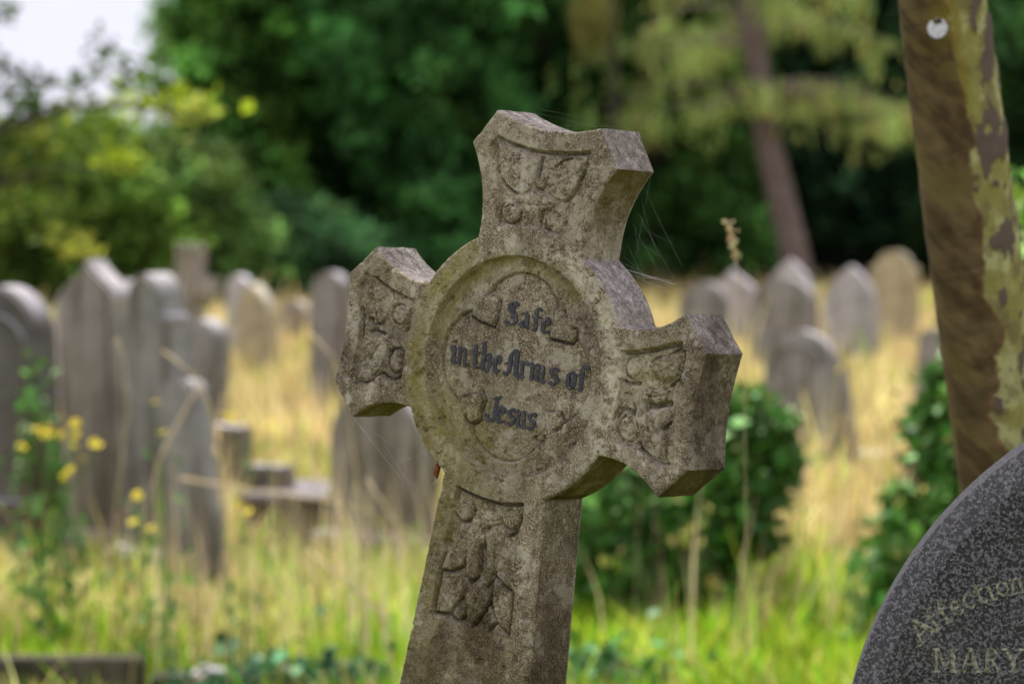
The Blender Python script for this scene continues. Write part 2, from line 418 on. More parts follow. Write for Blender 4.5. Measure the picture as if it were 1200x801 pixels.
# right arm
gr([(730, 413), (745, 413), (765, 410), (785, 405), (799, 402)], .0036, .004); gr([(803, 412), (801, 430), (795, 445), (785, 451)]); gr([(758, 475), (766, 476), (774, 474), (787, 472)], .0050, .0048)
gr([(774, 503), (780, 500), (786, 495)], .004, .0042); gr([(722, 488), (727, 479), (737, 480), (741, 485)], .0028, .003); gr([(728, 518), (735, 522), (745, 521), (748, 518), (756, 532), (765, 540), (778, 545), (784, 543)], .0030, .0034)
gr([(730, 446), (736, 449), (748, 449)], .003, .0036); gr([(762, 424), (770, 419), (782, 417), (797, 408)], .0024, .0022)
lf([(762, 422), (775, 416), (795, 412), (798, 425), (790, 442), (778, 448), (766, 444)], .0044, .009)
lf([(752, 454), (768, 456), (784, 456), (780, 470), (764, 471), (752, 468)], .0038, .006)
lf([(744, 490), (756, 482), (776, 480), (772, 496), (780, 515), (780, 540), (766, 536), (754, 526), (748, 512)], .0046, .010)
# medallion cusps
cusps = [P2([(566, 343), (556, 352), (552, 368), (560, 376), (577, 383), (581, 371), (584, 351)], .005),
         P2([(668, 352), (650, 362), (647, 378), (643, 397), (656, 399), (668, 403), (675, 395), (675, 385), (682, 372)], .005),
         P2([(540, 466), (563, 459), (567, 469), (562, 481), (560, 492), (553, 497), (545, 490), (536, 485)], .005),
         P2([(636, 482), (655, 484), (659, 496), (650, 503), (664, 508), (650, 524), (630, 520), (624, 514), (634, 508), (640, 500)], .005)]
gr([(552, 371), (562, 377), (577, 383), (582, 370), (584, 352)], .0024, .003, .005); gr([(643, 397), (656, 400), (668, 403), (676, 395), (676, 386), (670, 384)], .0028, .0035, .005)
gr([(563, 459), (567, 469), (562, 481), (560, 492), (552, 497), (545, 491), (545, 486)], .0028, .0038, .005); gr([(655, 485), (659, 493), (656, 501), (649, 504)], .0036, .004, .005)
gr([(625, 513), (631, 518), (636, 517), (637, 511)], .0032, .004, .005); gr([(631, 517), (632, 525)], .0026, .003, .005); gr([(629, 320), (629, 328)], .002, .003, .005); gr([(661, 365), (662, 371)], .005, .003, .005)
volutes = [((544, 597), .0135), ((598, 605), .0140), ((598, 248), .0135), ((650, 258), .0145), ((632, 215), .0065), ((468, 368), .0120), ((464, 424), .0125), ((744, 431), .0135), ((736, 502), .0145), ((437, 378), .007)]

veins = []
_k = 0
for (x, y), rad in volutes:
    # an eroded scroll: one and a half turns winding in, hand and start differ from scroll to scroll
    a, b = uv(x, y, .002); hand = -1 if _k % 2 else 1; rot0 = (.3, -.5, .1, -.2, 0, 1.2, -1.0, 1.4, -1.2, .5)[_k]; _k += 1
    for fr, a0, a1, dp in ((1.0, -2.9, -.1, .0044), (.97, -.1, .9, .0022), (.55, .2, 2.6, .0022)):
        an = np.linspace(a0, a1, 16) + rot0
        veins.append((np.stack([a + hand * rad * fr * np.cos(an), b + rad * fr * np.sin(an)], 1), .0024, dp))
for c, hh, w in leaves_:
    cen = c.mean(0); q = c - cen; ev, vec = np.linalg.eigh(q.T @ q); ax_ = vec[:, 1]; sd_ = vec[:, 0]
    if ax_[1] < 0: ax_ = -ax_
    t_ = q @ ax_; L0, L1 = t_.min() * .85, t_.max() * .85; wd = np.abs(q @ sd_).max() * .75
    if L1 - L0 < .018: continue
    tt = np.linspace(0, 1, 9); bend = .12 * (L1 - L0)
    mid = np.array([cen + ax_ * (L0 + (L1 - L0) * t) + sd_ * bend * 4 * t * (1 - t) * .5 for t in tt]); veins.append((mid, .0020, .0016))
    for t in (.25, .5, .72):
        for sg in (-1, 1):
            p = cen + ax_ * (L0 + (L1 - L0) * t) + sd_ * bend * 4 * t * (1 - t) * .5
            veins.append((np.array([p, p + sd_ * sg * wd * .5 + ax_ * .003, p + sd_ * sg * wd * .85 - ax_ * .003]), .0017, .0012))

def height(u, v, clean=False):
    r = np.hypot(u, v); h = np.zeros(u.shape)
    # sunk medallion with a rolled inner moulding
    med = np.zeros(u.shape)
    wob = .0006 * (fbm(u * 60, v * 60, 5) - .5)
    rr = r + wob * 2
    med = -.0110 * (1 - smooth(.1228, .1262, rr))
    med += .0060 * (1 - smooth(.098, .1215, rr))
    h += med
    q = np.minimum.reduce([np.hypot(u - .050 * a, v - .050 * b) - .0575 for a, b in ((0, 1), (1, 0), (0, -1), (-1, 0))])
    q = np.maximum(q, -1)
    for c in cusps:
        bb = (np.abs(u - c[:, 0].mean()) < .05) & (np.abs(v - c[:, 1].mean()) < .05)
        d = seg_dist(u[bb], v[bb], c); ins = inside(u[bb], v[bb], c); sd = np.where(ins, -d, d)
        q[bb] = np.maximum(q[bb], -sd)
    h += -.0036 * (1 - smooth(-.0009, .0009, q)) * (r < .118)
    h -= .0026 * np.exp(-((q + .0008) / .0016) ** 2) * (r < .118) * (.4 + .6 * (fbm(u * 30, v * 30, 44) > .42))
    # arm and shaft panels
    for c in panels:
        bb = (u > c[:, 0].min() - .01) & (u < c[:, 0].max() + .01) & (v > c[:, 1].min() - .01) & (v < c[:, 1].max() + .01)
        d = seg_dist(u[bb], v[bb], c); ins = inside(u[bb], v[bb], c); sd = np.where(ins, -d, d)
        h[bb] += -.0052 * (1 - smooth(-.0022, .0008, sd))
    add = np.zeros(u.shape)
    for c, hh, w in leaves_:
        bb = (u > c[:, 0].min() - .003) & (u < c[:, 0].max() + .003) & (v > c[:, 1].min() - .003) & (v < c[:, 1].max() + .003)
        d = seg_dist(u[bb], v[bb], c); ins = inside(u[bb], v[bb], c)
        dome = np.where(ins, 1.2 * hh * (.45 * smooth(0, .0016, d) + .55 * np.sqrt(np.clip(d / w, 0, 1))), 0)
        # a shallow mid vein
        add[bb] = np.maximum(add[bb], dome)
    for (x, y), rad in volutes:
        a, b = uv(x, y, .002); d = np.hypot(u - a, v - b)
        m = d < rad; add = np.where(m, np.maximum(add * .3, .0030 * np.sqrt(np.clip(1 - (d / rad) ** 4, 0, 1))), add)
    for c, w_, dp in veins:
        bb = (u > c[:, 0].min() - w_) & (u < c[:, 0].max() + w_) & (v > c[:, 1].min() - w_) & (v < c[:, 1].max() + w_)
        if bb.any():
            d = seg_dist(u[bb], v[bb], c, closed=False); add[bb] -= dp * (1 - smooth(.0002, w_, d))
    h += add
    g = np.zeros(u.shape)
    for c, w, dep in grooves:
        bb = (u > c[:, 0].min() - w) & (u < c[:, 0].max() + w) & (v > c[:, 1].min() - w) & (v < c[:, 1].max() + w)
        if not bb.any(): continue
        d = seg_dist(u[bb], v[bb], c, closed=False)
        g[bb] = np.maximum(g[bb], 1.9 * dep * (1 - smooth(.0008, w * .85, d)))
    h -= g
    # weathering
    if clean: return h
    am = .45 + .55 * smooth(.085, .12, r)
    h += am * .0012 * (fbm(u * 22, v * 22, 3) - .5) + am * .0016 * (fbm(u * 95, v * 95, 11, 4) - .5) + am * .0011 * (fbm(u * 420, v * 420, 19, 2) - .5)
    pit = fbm(u * 75, v * 75, 33, 3); h -= am * .0024 * smooth(.66, .76, pit)
    return h

def build_cross():
    step = .00105
    us = np.arange(-.264, .2641, step)
    vs = np.concatenate([np.arange(-LEN - .07, -.47, .012), np.arange(-.465, .2865, step)])
    U, Vv = np.meshgrid(us, vs); ny_, nx_ = U.shape
    cu = .25 * (U[:-1, :-1] + U[1:, :-1] + U[:-1, 1:] + U[1:, 1:]); cv = .25 * (Vv[:-1, :-1] + Vv[1:, :-1] + Vv[:-1, 1:] + Vv[1:, 1:])
    inc = inside(cu, cv, OUT)
    touch = np.zeros(U.shape, int)
    for dy in (0, 1):
        for dx in (0, 1): touch[dy:ny_ - 1 + dy, dx:nx_ - 1 + dx] += inc
    used = touch > 0; bnd = used & (touch < 4)
    uf = U[used]; vf = Vv[used]
    d = np.full(U.shape, 1.0)
    dd, qx, qy = seg_dist(uf, vf, OUT, want_near=True)
    d[used] = dd
    bu = bnd[used]
    uf = np.where(bu, qx, uf); vf = np.where(bu, qy, vf)
    # snap to the true corners
    bi = np.where(bu)[0]
    for c in corners:
        e = np.hypot(uf[bi] - c[0], vf[bi] - c[1]); k = bi[np.argmin(e)]
        if e.min() < .004: uf[k], vf[k] = c
    dd = np.where(bu, 0, dd)
    h = height(uf, vf)
    rad = .0032 + .0015 * (fbm(uf * 40, vf * 40, 77) - .5)
    x = np.clip(1 - dd / rad, 0, 1)
    h = h - rad * (1 - np.sqrt(np.clip(1 - x * x, 0, 1))) * .9
    idx = np.full(U.shape, -1); n = len(uf); idx[used] = np.arange(n)
    iy, ix = np.where(inc)
    quads = np.stack([idx[iy, ix], idx[iy, ix + 1], idx[iy + 1, ix + 1], idx[iy + 1, ix]], 1)
    # local frame: x = right, y = back, z = up with the origin at the ground
    front = np.stack([uf, -h, vf + LEN], 1)
    hb = .0014 * (fbm(uf * 25, vf * 25, 55) - .5) - rad * (1 - np.sqrt(np.clip(1 - x * x, 0, 1)))
    back = np.stack([uf, T + hb, vf + LEN], 1)
    # boundary edges
    e = np.concatenate([quads[:, [0, 1]], quads[:, [1, 2]], quads[:, [2, 3]], quads[:, [3, 0]]])
    key = np.minimum(e[:, 0], e[:, 1]) * n + np.maximum(e[:, 0], e[:, 1])
    uq, inv, cnt = np.unique(key, return_inverse=True, return_counts=True)
    be = e[cnt[inv] == 1]
    bverts = np.unique(be); m = len(bverts); bidx = np.full(n, -1); bidx[bverts] = np.arange(m)
    ts = np.linspace(0, 1, 36)[1:-1]; K = len(ts)
    # outward normals of the outline for the side weathering
    _, px, py = seg_dist(uf[bverts], vf[bverts], OUT, want_near=True)
    nu = np.zeros((m, 2))
    for k_, (a, b) in enumerate(((be[:, 0], be[:, 1]),)):
        t = np.stack([uf[b] - uf[a], vf[b] - vf[a]], 1); nn = np.stack([t[:, 1], -t[:, 0]], 1)
        np.add.at(nu, bidx[a], nn); np.add.at(nu, bidx[b], nn)
    nu /= np.maximum(np.linalg.norm(nu, axis=1, keepdims=True), 1e-9)
    rows = []
    fz = front[bverts, 1]; bz = back[bverts, 1]
    for t in ts:
        w = fz + (bz - fz) * t
        ar = uf[bverts] * 37 + vf[bverts] * 53
        dsp = .0018 * (fbm(ar + 3.1, w * 60 + vf[bverts] * 20, 91, 3) - .5) + .0010 * (fbm(uf[bverts] * 150 + vf[bverts] * 90, w * 170, 23, 2) - .5)
        dsp = dsp * min(1, 6 * t, 6 * (1 - t)) + .0005 * min(1, 10 * t, 10 * (1 - t))
        rows.append(np.stack([uf[bverts] + nu[:, 0] * dsp, w, vf[bverts] + nu[:, 1] * dsp + LEN], 1))
    V = np.concatenate([front, back] + rows)
    ring = lambda r: (lambda i: (i if r == 0 else (i + n if r == K + 1 else 2 * n + (r - 1) * m + bidx[i])))
    sides = []
    for r in range(K + 1):
        a0, a1 = ring(r)(be[:, 0]), ring(r)(be[:, 1]); b0, b1 = ring(r + 1)(be[:, 0]), ring(r + 1)(be[:, 1])
        sides.append(np.stack([a1, a0, b0, b1], 1))
    Fq = np.concatenate([quads, quads[:, ::-1] + n] + sides)
    # painted masks: R algae, G pale lichen
    U_, W_ = V[:, 0], V[:, 2] - LEN; rad_ = np.hypot(U_, W_); ang = np.degrees(np.arctan2(W_, U_))
    blob = lambda cx, cy, s: np.exp(-(((U_ - cx) ** 2 + (W_ - cy) ** 2) / s ** 2))
    al = np.zeros(len(V))
    ringm = np.exp(-((rad_ - .141) / .013) ** 2)
    al += .95 * ringm * ((ang > 120) | (ang < -130))
    al += .8 * np.exp(-((rad_ - .116) / .012) ** 2) * ((ang > 50) & (ang < 175))
    al += .7 * blob(-.06, -.11, .05) + .6 * blob(-.10, -.06, .04) + .45 * blob(.0, -.12, .07) + .4 * blob(-.2, .07, .03) + .5 * blob(-.12, -.2, .06) + .35 * blob(0, -.35, .1) + .35 * blob(-.09, .24, .03)
    al += .55 * blob(.19, .03, .035) + .35 * (U_ < -.05) * (W_ < -.16)
    al = al * (.45 + .9 * fbm(U_ * 30, W_ * 30 + V[:, 1] * 30, 61))
    gl = .55 * blob(.075, .19, .06) + .5 * blob(-.03, .25, .06) + .75 * np.exp(-((rad_ - .142) / .010) ** 2) * (np.abs(ang - 28) < 45)
    gl += .8 * blob(.19, .0, .05) + .35 * blob(-.19, .05, .05) + .4 * blob(.0, -.115, .03) + .3 * blob(.03, -.02, .04) + .25
    gl = gl * (.4 + 1. * fbm(U_ * 24 + 9, W_ * 24, 71))
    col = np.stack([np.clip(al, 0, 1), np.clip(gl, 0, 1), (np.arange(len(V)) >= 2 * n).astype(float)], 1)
    side = np.arange(len(V)) >= 2 * n
    st = .55 * smooth(-.14, -.30, W_) + .35 * smooth(.20, .26, U_) + .45 * blob(-.20, -.03, .05) * (U_ < -.15) + .35 * smooth(-.215, -.25, U_)
    st += .55 * (side & (W_ < -.13)) + .35 * (side & (U_ > .2)) + .55 * smooth(.36, .50, fbm(U_ * 14 + 5, W_ * 11 + V[:, 1] * 9, 87, 4)) - .22  # side faces painted darker as shade, besides the patchy weather stains
    st = st * (.5 + .9 * fbm(U_ * 45 + V[:, 1] * 30, W_ * 22, 97, 4))
    st -= .5 * np.exp(-((rad_ - .143) / .011) ** 2) * (np.abs(ang - 25) < 50)
    return V, Fq, col, np.clip(st, 0, 1).astype(np.float32)

root = empty('stone_cross', base)
mw = Matrix((( ax_u.x, ax_w.x, ax_v.x, base.x), (ax_u.y, ax_w.y, ax_v.y, base.y), (ax_u.z, ax_w.z, ax_v.z, base.z), (0, 0, 0, 1)))
root.matrix_world = mw
tag(root, 'large leaning carved stone cross in sharp focus with a round medallion and blue-black lettering', 'gravestone cross')
V, Fq, col, stain_shade = build_cross()
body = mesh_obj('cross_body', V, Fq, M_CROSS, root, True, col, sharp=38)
sat = body.data.attributes.new('StainShade', 'FLOAT', 'POINT'); sat.data.foreach_set('value', stain_shade)
# stepped plinth below the picture, standing level-ish in the grass
bm = bmesh.new()
for (w, d, z0, z1) in ((.52, .34, -.06, .16), (.40, .24, .16, .30)):
    r = bmesh.ops.create_cube(bm, size=1, matrix=Matrix.Translation((0, T / 2, (z0 + z1) / 2)) @ Matrix.Diagonal((w, d, z1 - z0, 1)))
bmesh.ops.bevel(bm, geom=bm.edges[:], offset=.012, segments=2, affect='EDGES')
me_pl = bm_obj('plinth', bm, M_HS_TAN, root)

# ---- blackletter lead lettering
NIB = (.255, .105)
GL = {
 'i': [[(-.07, .92), (.05, .80), (.05, .15), (.17, .0)], [(.03, 1.22), (.07, 1.17)]],
 'n': [[(-.07, .92), (.05, .80), (.05, .12), (.1, .02)], [(.25, .80), (.40, .92), (.52, .80), (.52, .15), (.64, .0)]],
 'm': [[(-.07, .92), (.05, .80), (.05, .12), (.1, .02)], [(.22, .80), (.36, .92), (.46, .80), (.46, .12), (.5, .02)], [(.63, .80), (.77, .92), (.87, .80), (.87, .15), (.99, .0)]],
 'h': [[(-.04, 1.5), (.05, 1.4), (.05, .05)], [(.22, .80), (.38, .92), (.50, .80), (.50, .25), (.36, -.08)]],
 't': [[(.10, 1.25), (.10, .15), (.24, .0), (.34, .06)], [(-.08, .85), (.32, .85)]],
 'e': [[(.40, .14), (.24, .0), (.06, .15), (.06, .78), (.24, .93), (.40, .78), (.36, .56), (.12, .44)]],
 'r': [[(-.07, .92), (.07, .80), (.07, .12), (.16, .0)], [(.24, .80), (.36, .93), (.50, .80)]],
 's': [[(.46, .80), (.30, .93), (.08, .80), (.10, .60), (.42, .40), (.44, .18), (.24, .0), (.0, .10)]],
 'o': [[(.05, .15), (.05, .78), (.26, .93), (.50, .78), (.50, .15), (.28, .0), (.05, .15)]],
 'f': [[(.12, .0), (.12, 1.22), (.26, 1.40), (.46, 1.28)], [(-.08, .85), (.38, .85)]],
 'a': [[(.06, .80), (.24, .93), (.44, .80), (.44, .15), (.56, .0)], [(.44, .50), (.12, .38), (.06, .15), (.2, .0), (.42, .15)]],
 'u': [[(-.05, .92), (.07, .80), (.07, .15), (.22, .0), (.48, .12)], [(.44, .92), (.52, .80), (.52, .15), (.64, .0)]],
 'S': [[(.72, 1.22), (.50, 1.42), (.18, 1.25), (.16, 1.0), (.30, .82), (.62, .62), (.70, .30), (.50, .04), (.22, .0), (.0, .16)], [(.42, 1.2), (.42, .5)]],
 'A': [[(-.02, .10), (.14, .0), (.30, .16), (.34, 1.1), (.56, 1.42), (.74, 1.34), (.74, .15), (.90, .0)], [(.06, .62), (.70, .62)]],
 'J': [[(.80, 1.46), (.62, 1.25), (.56, .35), (.38, .0), (.12, .05), (.02, .32)], [(.42, 1.30), (.80, 1.46)]],
}
def hull(pts):
    pts = sorted(set((round(a, 6), round(b, 6)) for a, b in pts))
    cr_ = lambda o, a, b: (a[0] - o[0]) * (b[1] - o[1]) - (a[1] - o[1]) * (b[0] - o[0])
    lo, up = [], []
    for p in pts:
        while len(lo) > 1 and cr_(lo[-2], lo[-1], p) <= 0: lo.pop()
        lo.append(p)
    for p in reversed(pts):
        while len(up) > 1 and cr_(up[-2], up[-1], p) <= 0: up.pop()
        up.append(p)
    return lo[:-1] + up[:-1]
def strokes_mesh(items, map2, h0, back, nib=NIB):
    """items: (glyph strokes, affine fn) -> prisms standing h0 proud; every stroke a hair different in height"""
    V, Fc = [], []; k = 0
    for strokes, fn in items:
        for st in strokes:
            for a, b in zip(st[:-1], st[1:]):
                pts = [fn(a[0] + s * nib[0], a[1] + s * nib[1]) for s in (0, 1)] + [fn(b[0] + s * nib[0], b[1] + s * nib[1]) for s in (0, 1)]
                mid = nib[1] * .5
                pts += [fn(a[0] + nib[0] * .5, a[1] + nib[1] * .5 + .055), fn(a[0] + nib[0] * .5, a[1] + nib[1] * .5 - .055),
                        fn(b[0] + nib[0] * .5, b[1] + nib[1] * .5 + .055), fn(b[0] + nib[0] * .5, b[1] + nib[1] * .5 - .055)]
                H = hull(pts)
                if len(H) < 3: continue
                o = len(V); n = len(H); hh = h0 + .00004 * (k % 9); k += 1
                V += [map2(p[0], p[1], hh) for p in H] + [map2(p[0], p[1], back) for p in H]
                Fc.append(tuple(range(o, o + n)))
                for i in range(n): j = (i + 1) % n; Fc.append((o + j, o + i, o + n + i, o + n + j))
    return V, Fc
# (glyph, x0, x1 in the zoomed crop; baseline by line)
def zc(x, y): return 500 + x / 4.215, 330 + y / 4.215
lines = {
 'Safe': ([('S', 372, 442), ('a', 443, 503), ('f', 508, 562), ('e', 548, 600)], ((372, 207), (600, 262)), 81),
 'in the Arms of': ([('i', 103, 136), ('n', 142, 192), ('t', 211, 249), ('h', 253, 309), ('e', 311, 358), ('A', 362, 452), ('r', 446, 492), ('m', 496, 580), ('s', 582, 642), ('o', 672, 728), ('f', 728, 790)], ((103, 402), (790, 552)), 90),
 'Jesus': ([('J', 272, 352), ('e', 322, 378), ('s', 376, 428), ('u', 428, 484), ('s', 480, 528)], ((272, 682), (528, 738)), 86)}
gw = {'i': .40, 'n': .95, 'm': 1.32, 'h': .82, 't': .62, 'e': .68, 'r': .78, 's': .72, 'o': .80, 'f': .78, 'a': .86, 'u': .95, 'S': 1.0, 'A': 1.2, 'J': 1.08}
lvl = {}
for word, (gl, (b0, b1), xh) in lines.items():
    items = []
    for g, x0, x1 in gl:
        y0 = b0[1] + (b1[1] - b0[1]) * (x0 - b0[0]) / (b1[0] - b0[0]); y1 = b0[1] + (b1[1] - b0[1]) * (x1 - b0[0]) / (b1[0] - b0[0])
        a = np.array(uv(*zc(x0, y0), .0062)); b = np.array(uv(*zc(x1, y1), .0062)); up_ = np.array(uv(*zc(x0 + xh * .10, y0 - xh), .0062)) - a
        def fn(x, y, a=a, b=b, up_=up_, w=gw[g]):
            q = a + (b - a) * (x + .07) / w + up_ * y; return (q[0], q[1])
        items.append((GL[g], fn))
    allp = [fn(.3, .5) for _, fn in items]
    hloc = height(np.array([p[0] for p in allp]), np.array([p[1] for p in allp]), True)
    top = float(np.median(hloc)) + .0015
    V, Fc = strokes_mesh(items, lambda x, y, h: (x, -h, y + LEN), top, top - .005)
    mesh_obj('inscription', V, Fc, M_LEAD, root, False)

# ------------------------------------------------------------------ granite stone, lower right
GD = 3.3
def build_granite():
    k = GD / 3600
    c = at(1500, 953, GD); rad = 518 * k
    g = empty('headstone', (c.x, c.y, 0), R(-8), 'dark speckled granite headstone with rounded top, cropped by the lower right corner', 'headstone')
    zc_ = c.z
    pts = [(-rad, -.03)] + [(-rad * math.cos(t), zc_ + rad * math.sin(t)) for t in np.linspace(0, math.pi, 97)] + [(rad, -.03)]
    ch = .030; dep = .013; th = .11
    def inset(s):
        r2 = rad - s
        return [(-r2, -.03)] + [(-r2 * math.cos(t), zc_ + r2 * math.sin(t)) for t in np.linspace(0, math.pi, 97)] + [(r2, -.03)]
    n = len(pts)
    # face with a fine grain grid is not needed: chamfer ring + face polygon
    a = [(x, 0, z) for x, z in inset(ch)]
    fo = bmesh.new(); vs = [fo.verts.new(p) for p in a]; fo.faces.new(vs); fo.normal_update()
    if fo.faces[:][0].normal.y > 0: bmesh.ops.reverse_faces(fo, faces=fo.faces[:])
    bm_obj('polished_face', fo, M_GRAN, g)
    V = [(x, 0.0003, z) for x, z in inset(ch)] + [(x, .0008, z) for x, z in inset(ch - .0015)] + [(x, dep, z) for x, z in inset(.003)] + [(x, dep + .003, z) for x, z in inset(0)] + [(x, th, z) for x, z in inset(0)]
    Fc = []
    for r in range(4):
        for i in range(n - 1): Fc.append((r * n + i, r * n + i + 1, (r + 1) * n + i + 1, (r + 1) * n + i))
    Fc.append(tuple(range(4 * n + n - 1, 4 * n - 1, -1)))
    mesh_obj('stone_edge', V, Fc, M_GRAN_E, g, True, sharp=20)
    # lettering, serif capitals and lower case, incised and lichened
    nibL = (.13, .03)
    serif = lambda x, y, w=.16: [(x - w / 2, y), (x + w / 2, y)]
    G2 = {
     'A': [[(0, 0), (.38, 1)], [(.42, 1), (.80, 0)], [(.66, .1), (.46, .9)], [(.2, .32), (.62, .32)], serif(0, 0, .3), serif(.78, 0, .34)],
     'M': [[(.06, 0), (.06, 1)], [(.14, .96), (.48, .1)], [(.48, .1), (.86, .96)], [(.90, 1), (.90, 0)], [(.82, 1), (.82, 0)], serif(.06, 0, .3), serif(.88, 0, .32), serif(.04, .98, .26), serif(.90, .98, .26)],
     'R': [[(.08, 0), (.08, 1)], [(.16, 1), (.16, 0)], [(.1, .97), (.5, .95), (.62, .76), (.5, .53), (.14, .5)], [(.38, .5), (.74, .0)], serif(.1, 0, .34), serif(.76, 0, .24), serif(.04, .98, .26)],
     'Y': [[(.04, 1), (.40, .46)], [(.12, .98), (.46, .5)], [(.80, 1), (.44, .48)], [(.40, .46), (.40, 0)], [(.46, .46), (.46, 0)], serif(.08, .98, .34), serif(.80, .98, .3), serif(.42, 0, .34)],
     'f': [[(.18, 0), (.18, .8), (.34, 1.0), (.5, .92)], [(.0, .62), (.42, .62)], serif(.18, 0, .3)],
     'e': [[(.08, .34), (.44, .34), (.40, .56), (.24, .64), (.08, .50), (.06, .2), (.24, .0), (.44, .10)]],
     'c': [[(.44, .54), (.26, .64), (.08, .50), (.06, .2), (.24, .0), (.44, .10)]],
     't': [[(.16, .86), (.16, .12), (.30, .0), (.42, .08)], [(.0, .62), (.38, .62)]],
     'i': [[(.12, .62), (.12, 0)], serif(.12, 0, .28), serif(.08, .62, .16), [(.12, .86), (.14, .88)]],
     'o': [[(.06, .2), (.08, .50), (.26, .64), (.46, .50), (.48, .2), (.28, .0), (.06, .2)]],
     'n': [[(.08, .62), (.08, 0)], [(.1, .5), (.28, .64), (.44, .5), (.44, 0)], serif(.08, 0, .24), serif(.46, 0, .24), serif(.04, .62, .14)],
     'a': [[(.08, .52), (.26, .64), (.40, .52), (.40, .0), (.5, .02)], [(.38, .36), (.12, .28), (.08, .1), (.22, .0), (.38, .12)]]}
    items = []
    inv = g.matrix_basis.inverted() if False else (Matrix.Translation((c.x, c.y, 0)) @ Matrix.Rotation(R(-8), 4, 'Z')).inverted()
    def loc(px, py):
        # photo pixel -> face plane point (x, z) in the stone's own frame
        o_ = inv @ C0; d_ = (inv.to_3x3() @ (at(px, py, 1.0) - C0)); s = -o_.y / d_.y; p = o_ + d_ * s
        return p.x, p.z
    for ch_, x0, x1 in (('M', 1094, 1120), ('A', 1126, 1149), ('R', 1153, 1174), ('Y', 1175, 1199)):
        ax, az = loc(x0, 786); bx, bz = loc(x1, 786); hx, hz = loc(x0, 760)
        w = {'M': 1.05, 'A': .95, 'R': .95, 'Y': .95}[ch_]
        items.append((G2[ch_], lambda x, y, ax=ax, az=az, sx=(bx - ax) / w, sy=(hz - az): (ax + x * sx, az + y * sy)))
    tc = (1238, 916); tr_ = 226; ang = 225.5
    adv = {'A': 5.4, 'f': 3.6, 'e': 4.0, 'c': 4.0, 't': 3.6, 'i': 2.5, 'o': 4.2, 'n': 4.3, 'a': 4.0}
    for ch_ in 'Affectionate':
        th_ = R(ang); bpx = tc[0] + tr_ * math.cos(th_); bpy_ = tc[1] + tr_ * math.sin(th_)
        tx, ty = -math.sin(th_), math.cos(th_)
        ax, az = loc(bpx, bpy_); bx, bz = loc(bpx + tx * 27, bpy_ + ty * 27); hx, hz = loc(bpx + ty * 27, bpy_ - tx * 27)
        items.append((G2[ch_], lambda x, y, a=(ax, az), b=(bx - ax, bz - az), h_=(hx - ax, hz - az): (a[0] + b[0] * x + h_[0] * y, a[1] + b[1] * x + h_[1] * y)))
        ang += adv[ch_]
    V, Fc = strokes_mesh(items, lambda x, y, h: (x, -h, y), .0003, -.0005, nibL)
    mesh_obj('inscription', V, Fc, M_LICH, g, False)
    return g
build_granite()

# ------------------------------------------------------------------ background headstones
def prof(kind, w, h):
    a = w / 2; P = []
    if kind == 'round':
        P = [(-a, 0)] + [(-a * math.cos(t), h - a + a * math.sin(t)) for t in np.linspace(0, math.pi, 29)] + [(a, 0)]
    elif kind == 'segment':
        k = .35 * w
        P = [(-a, 0)] + [(a * x, h - k + k * math.sqrt(max(0, 1 - abs(x) ** 2.2))) for x in np.linspace(-1, 1, 31)] + [(a, 0)]
    elif kind == 'gothic':
        rr_ = w * 1.05; cx = -a + rr_; top = math.sqrt(rr_ ** 2 - cx ** 2); z0 = h - top
        L = [(cx - rr_ * math.cos(t), z0 + rr_ * math.sin(t)) for t in np.linspace(0, math.acos(cx / rr_), 18)]
        P = [(-a, 0)] + L + [(-x, z) for x, z in L[::-1][1:]] + [(a, 0)]
    elif kind == 'shoulder':
        hs = h - .33 * w; b = .36 * w; L = [(-a, 0), (-a, hs)]
        L += [(-a + .06 * w, hs + .04 * w)]
        L += [(-a + .06 * w + (a - .06 * w - b) * s, hs + .04 * w + .03 * w * math.sin(math.pi * s) * -1) for s in (.4, .8)]
        L += [(-b * math.cos(t), h - .29 * w + .29 * w * math.sin(t)) for t in np.linspace(0, math.pi / 2, 14)]
        P = L + [(-x, z) for x, z in L[::-1][1:]]
    elif kind == 'deep':
        hs = h - .60 * w; b = .33 * w; L = [(-a, 0), (-a, hs), (-a + .02 * w, hs + .05 * w)]
        L += [(-a + .02 * w + (a - .02 * w - b) * s, hs + .05 * w + .10 * w * s ** 2.2) for s in np.linspace(.15, 1, 8)]
        L += [(-b * math.cos(t), h - .44 * w + .44 * w * math.sin(t)) for t in np.linspace(.05, math.pi / 2, 14)]
        P = L + [(-x, z) for x, z in L[::-1][1:]]
    elif kind == 'ogee':
        L = [(-a, 0), (-a, h - .52 * w)]
        for s in np.linspace(0, 1, 18):
            x = -a * (1 - s); z = h - .52 * w + .52 * w * (s ** .55 * .78 + .22 * s ** 5); L.append((x, z))
        P = L + [(-x, z) for x, z in L[::-1][1:]]
    elif kind == 'flat':
        P = [(-a, 0), (-a, h), (a, h), (a, 0)]
    return P
def slab_bm(P, t, y0=0, bev=.012):
    bm = bmesh.new(); f = [bm.verts.new((x, y0, z)) for x, z in P]; b = [bm.verts.new((x, y0 + t, z)) for x, z in P]
    n = len(P); bm.faces.new(f[::-1] if False else f); bm.faces.new(b[::-1])
    for i in range(n): bm.faces.new((f[(i + 1) % n], f[i], b[i], b[(i + 1) % n]))
    bmesh.ops.recalc_face_normals(bm, faces=bm.faces[:])
    es = [e for e in bm.edges if len(e.link_faces) == 2 and e.calc_face_angle(0) > R(30)]
    if bev: bmesh.ops.bevel(bm, geom=es, offset=bev, segments=2, affect='EDGES')
    return bm
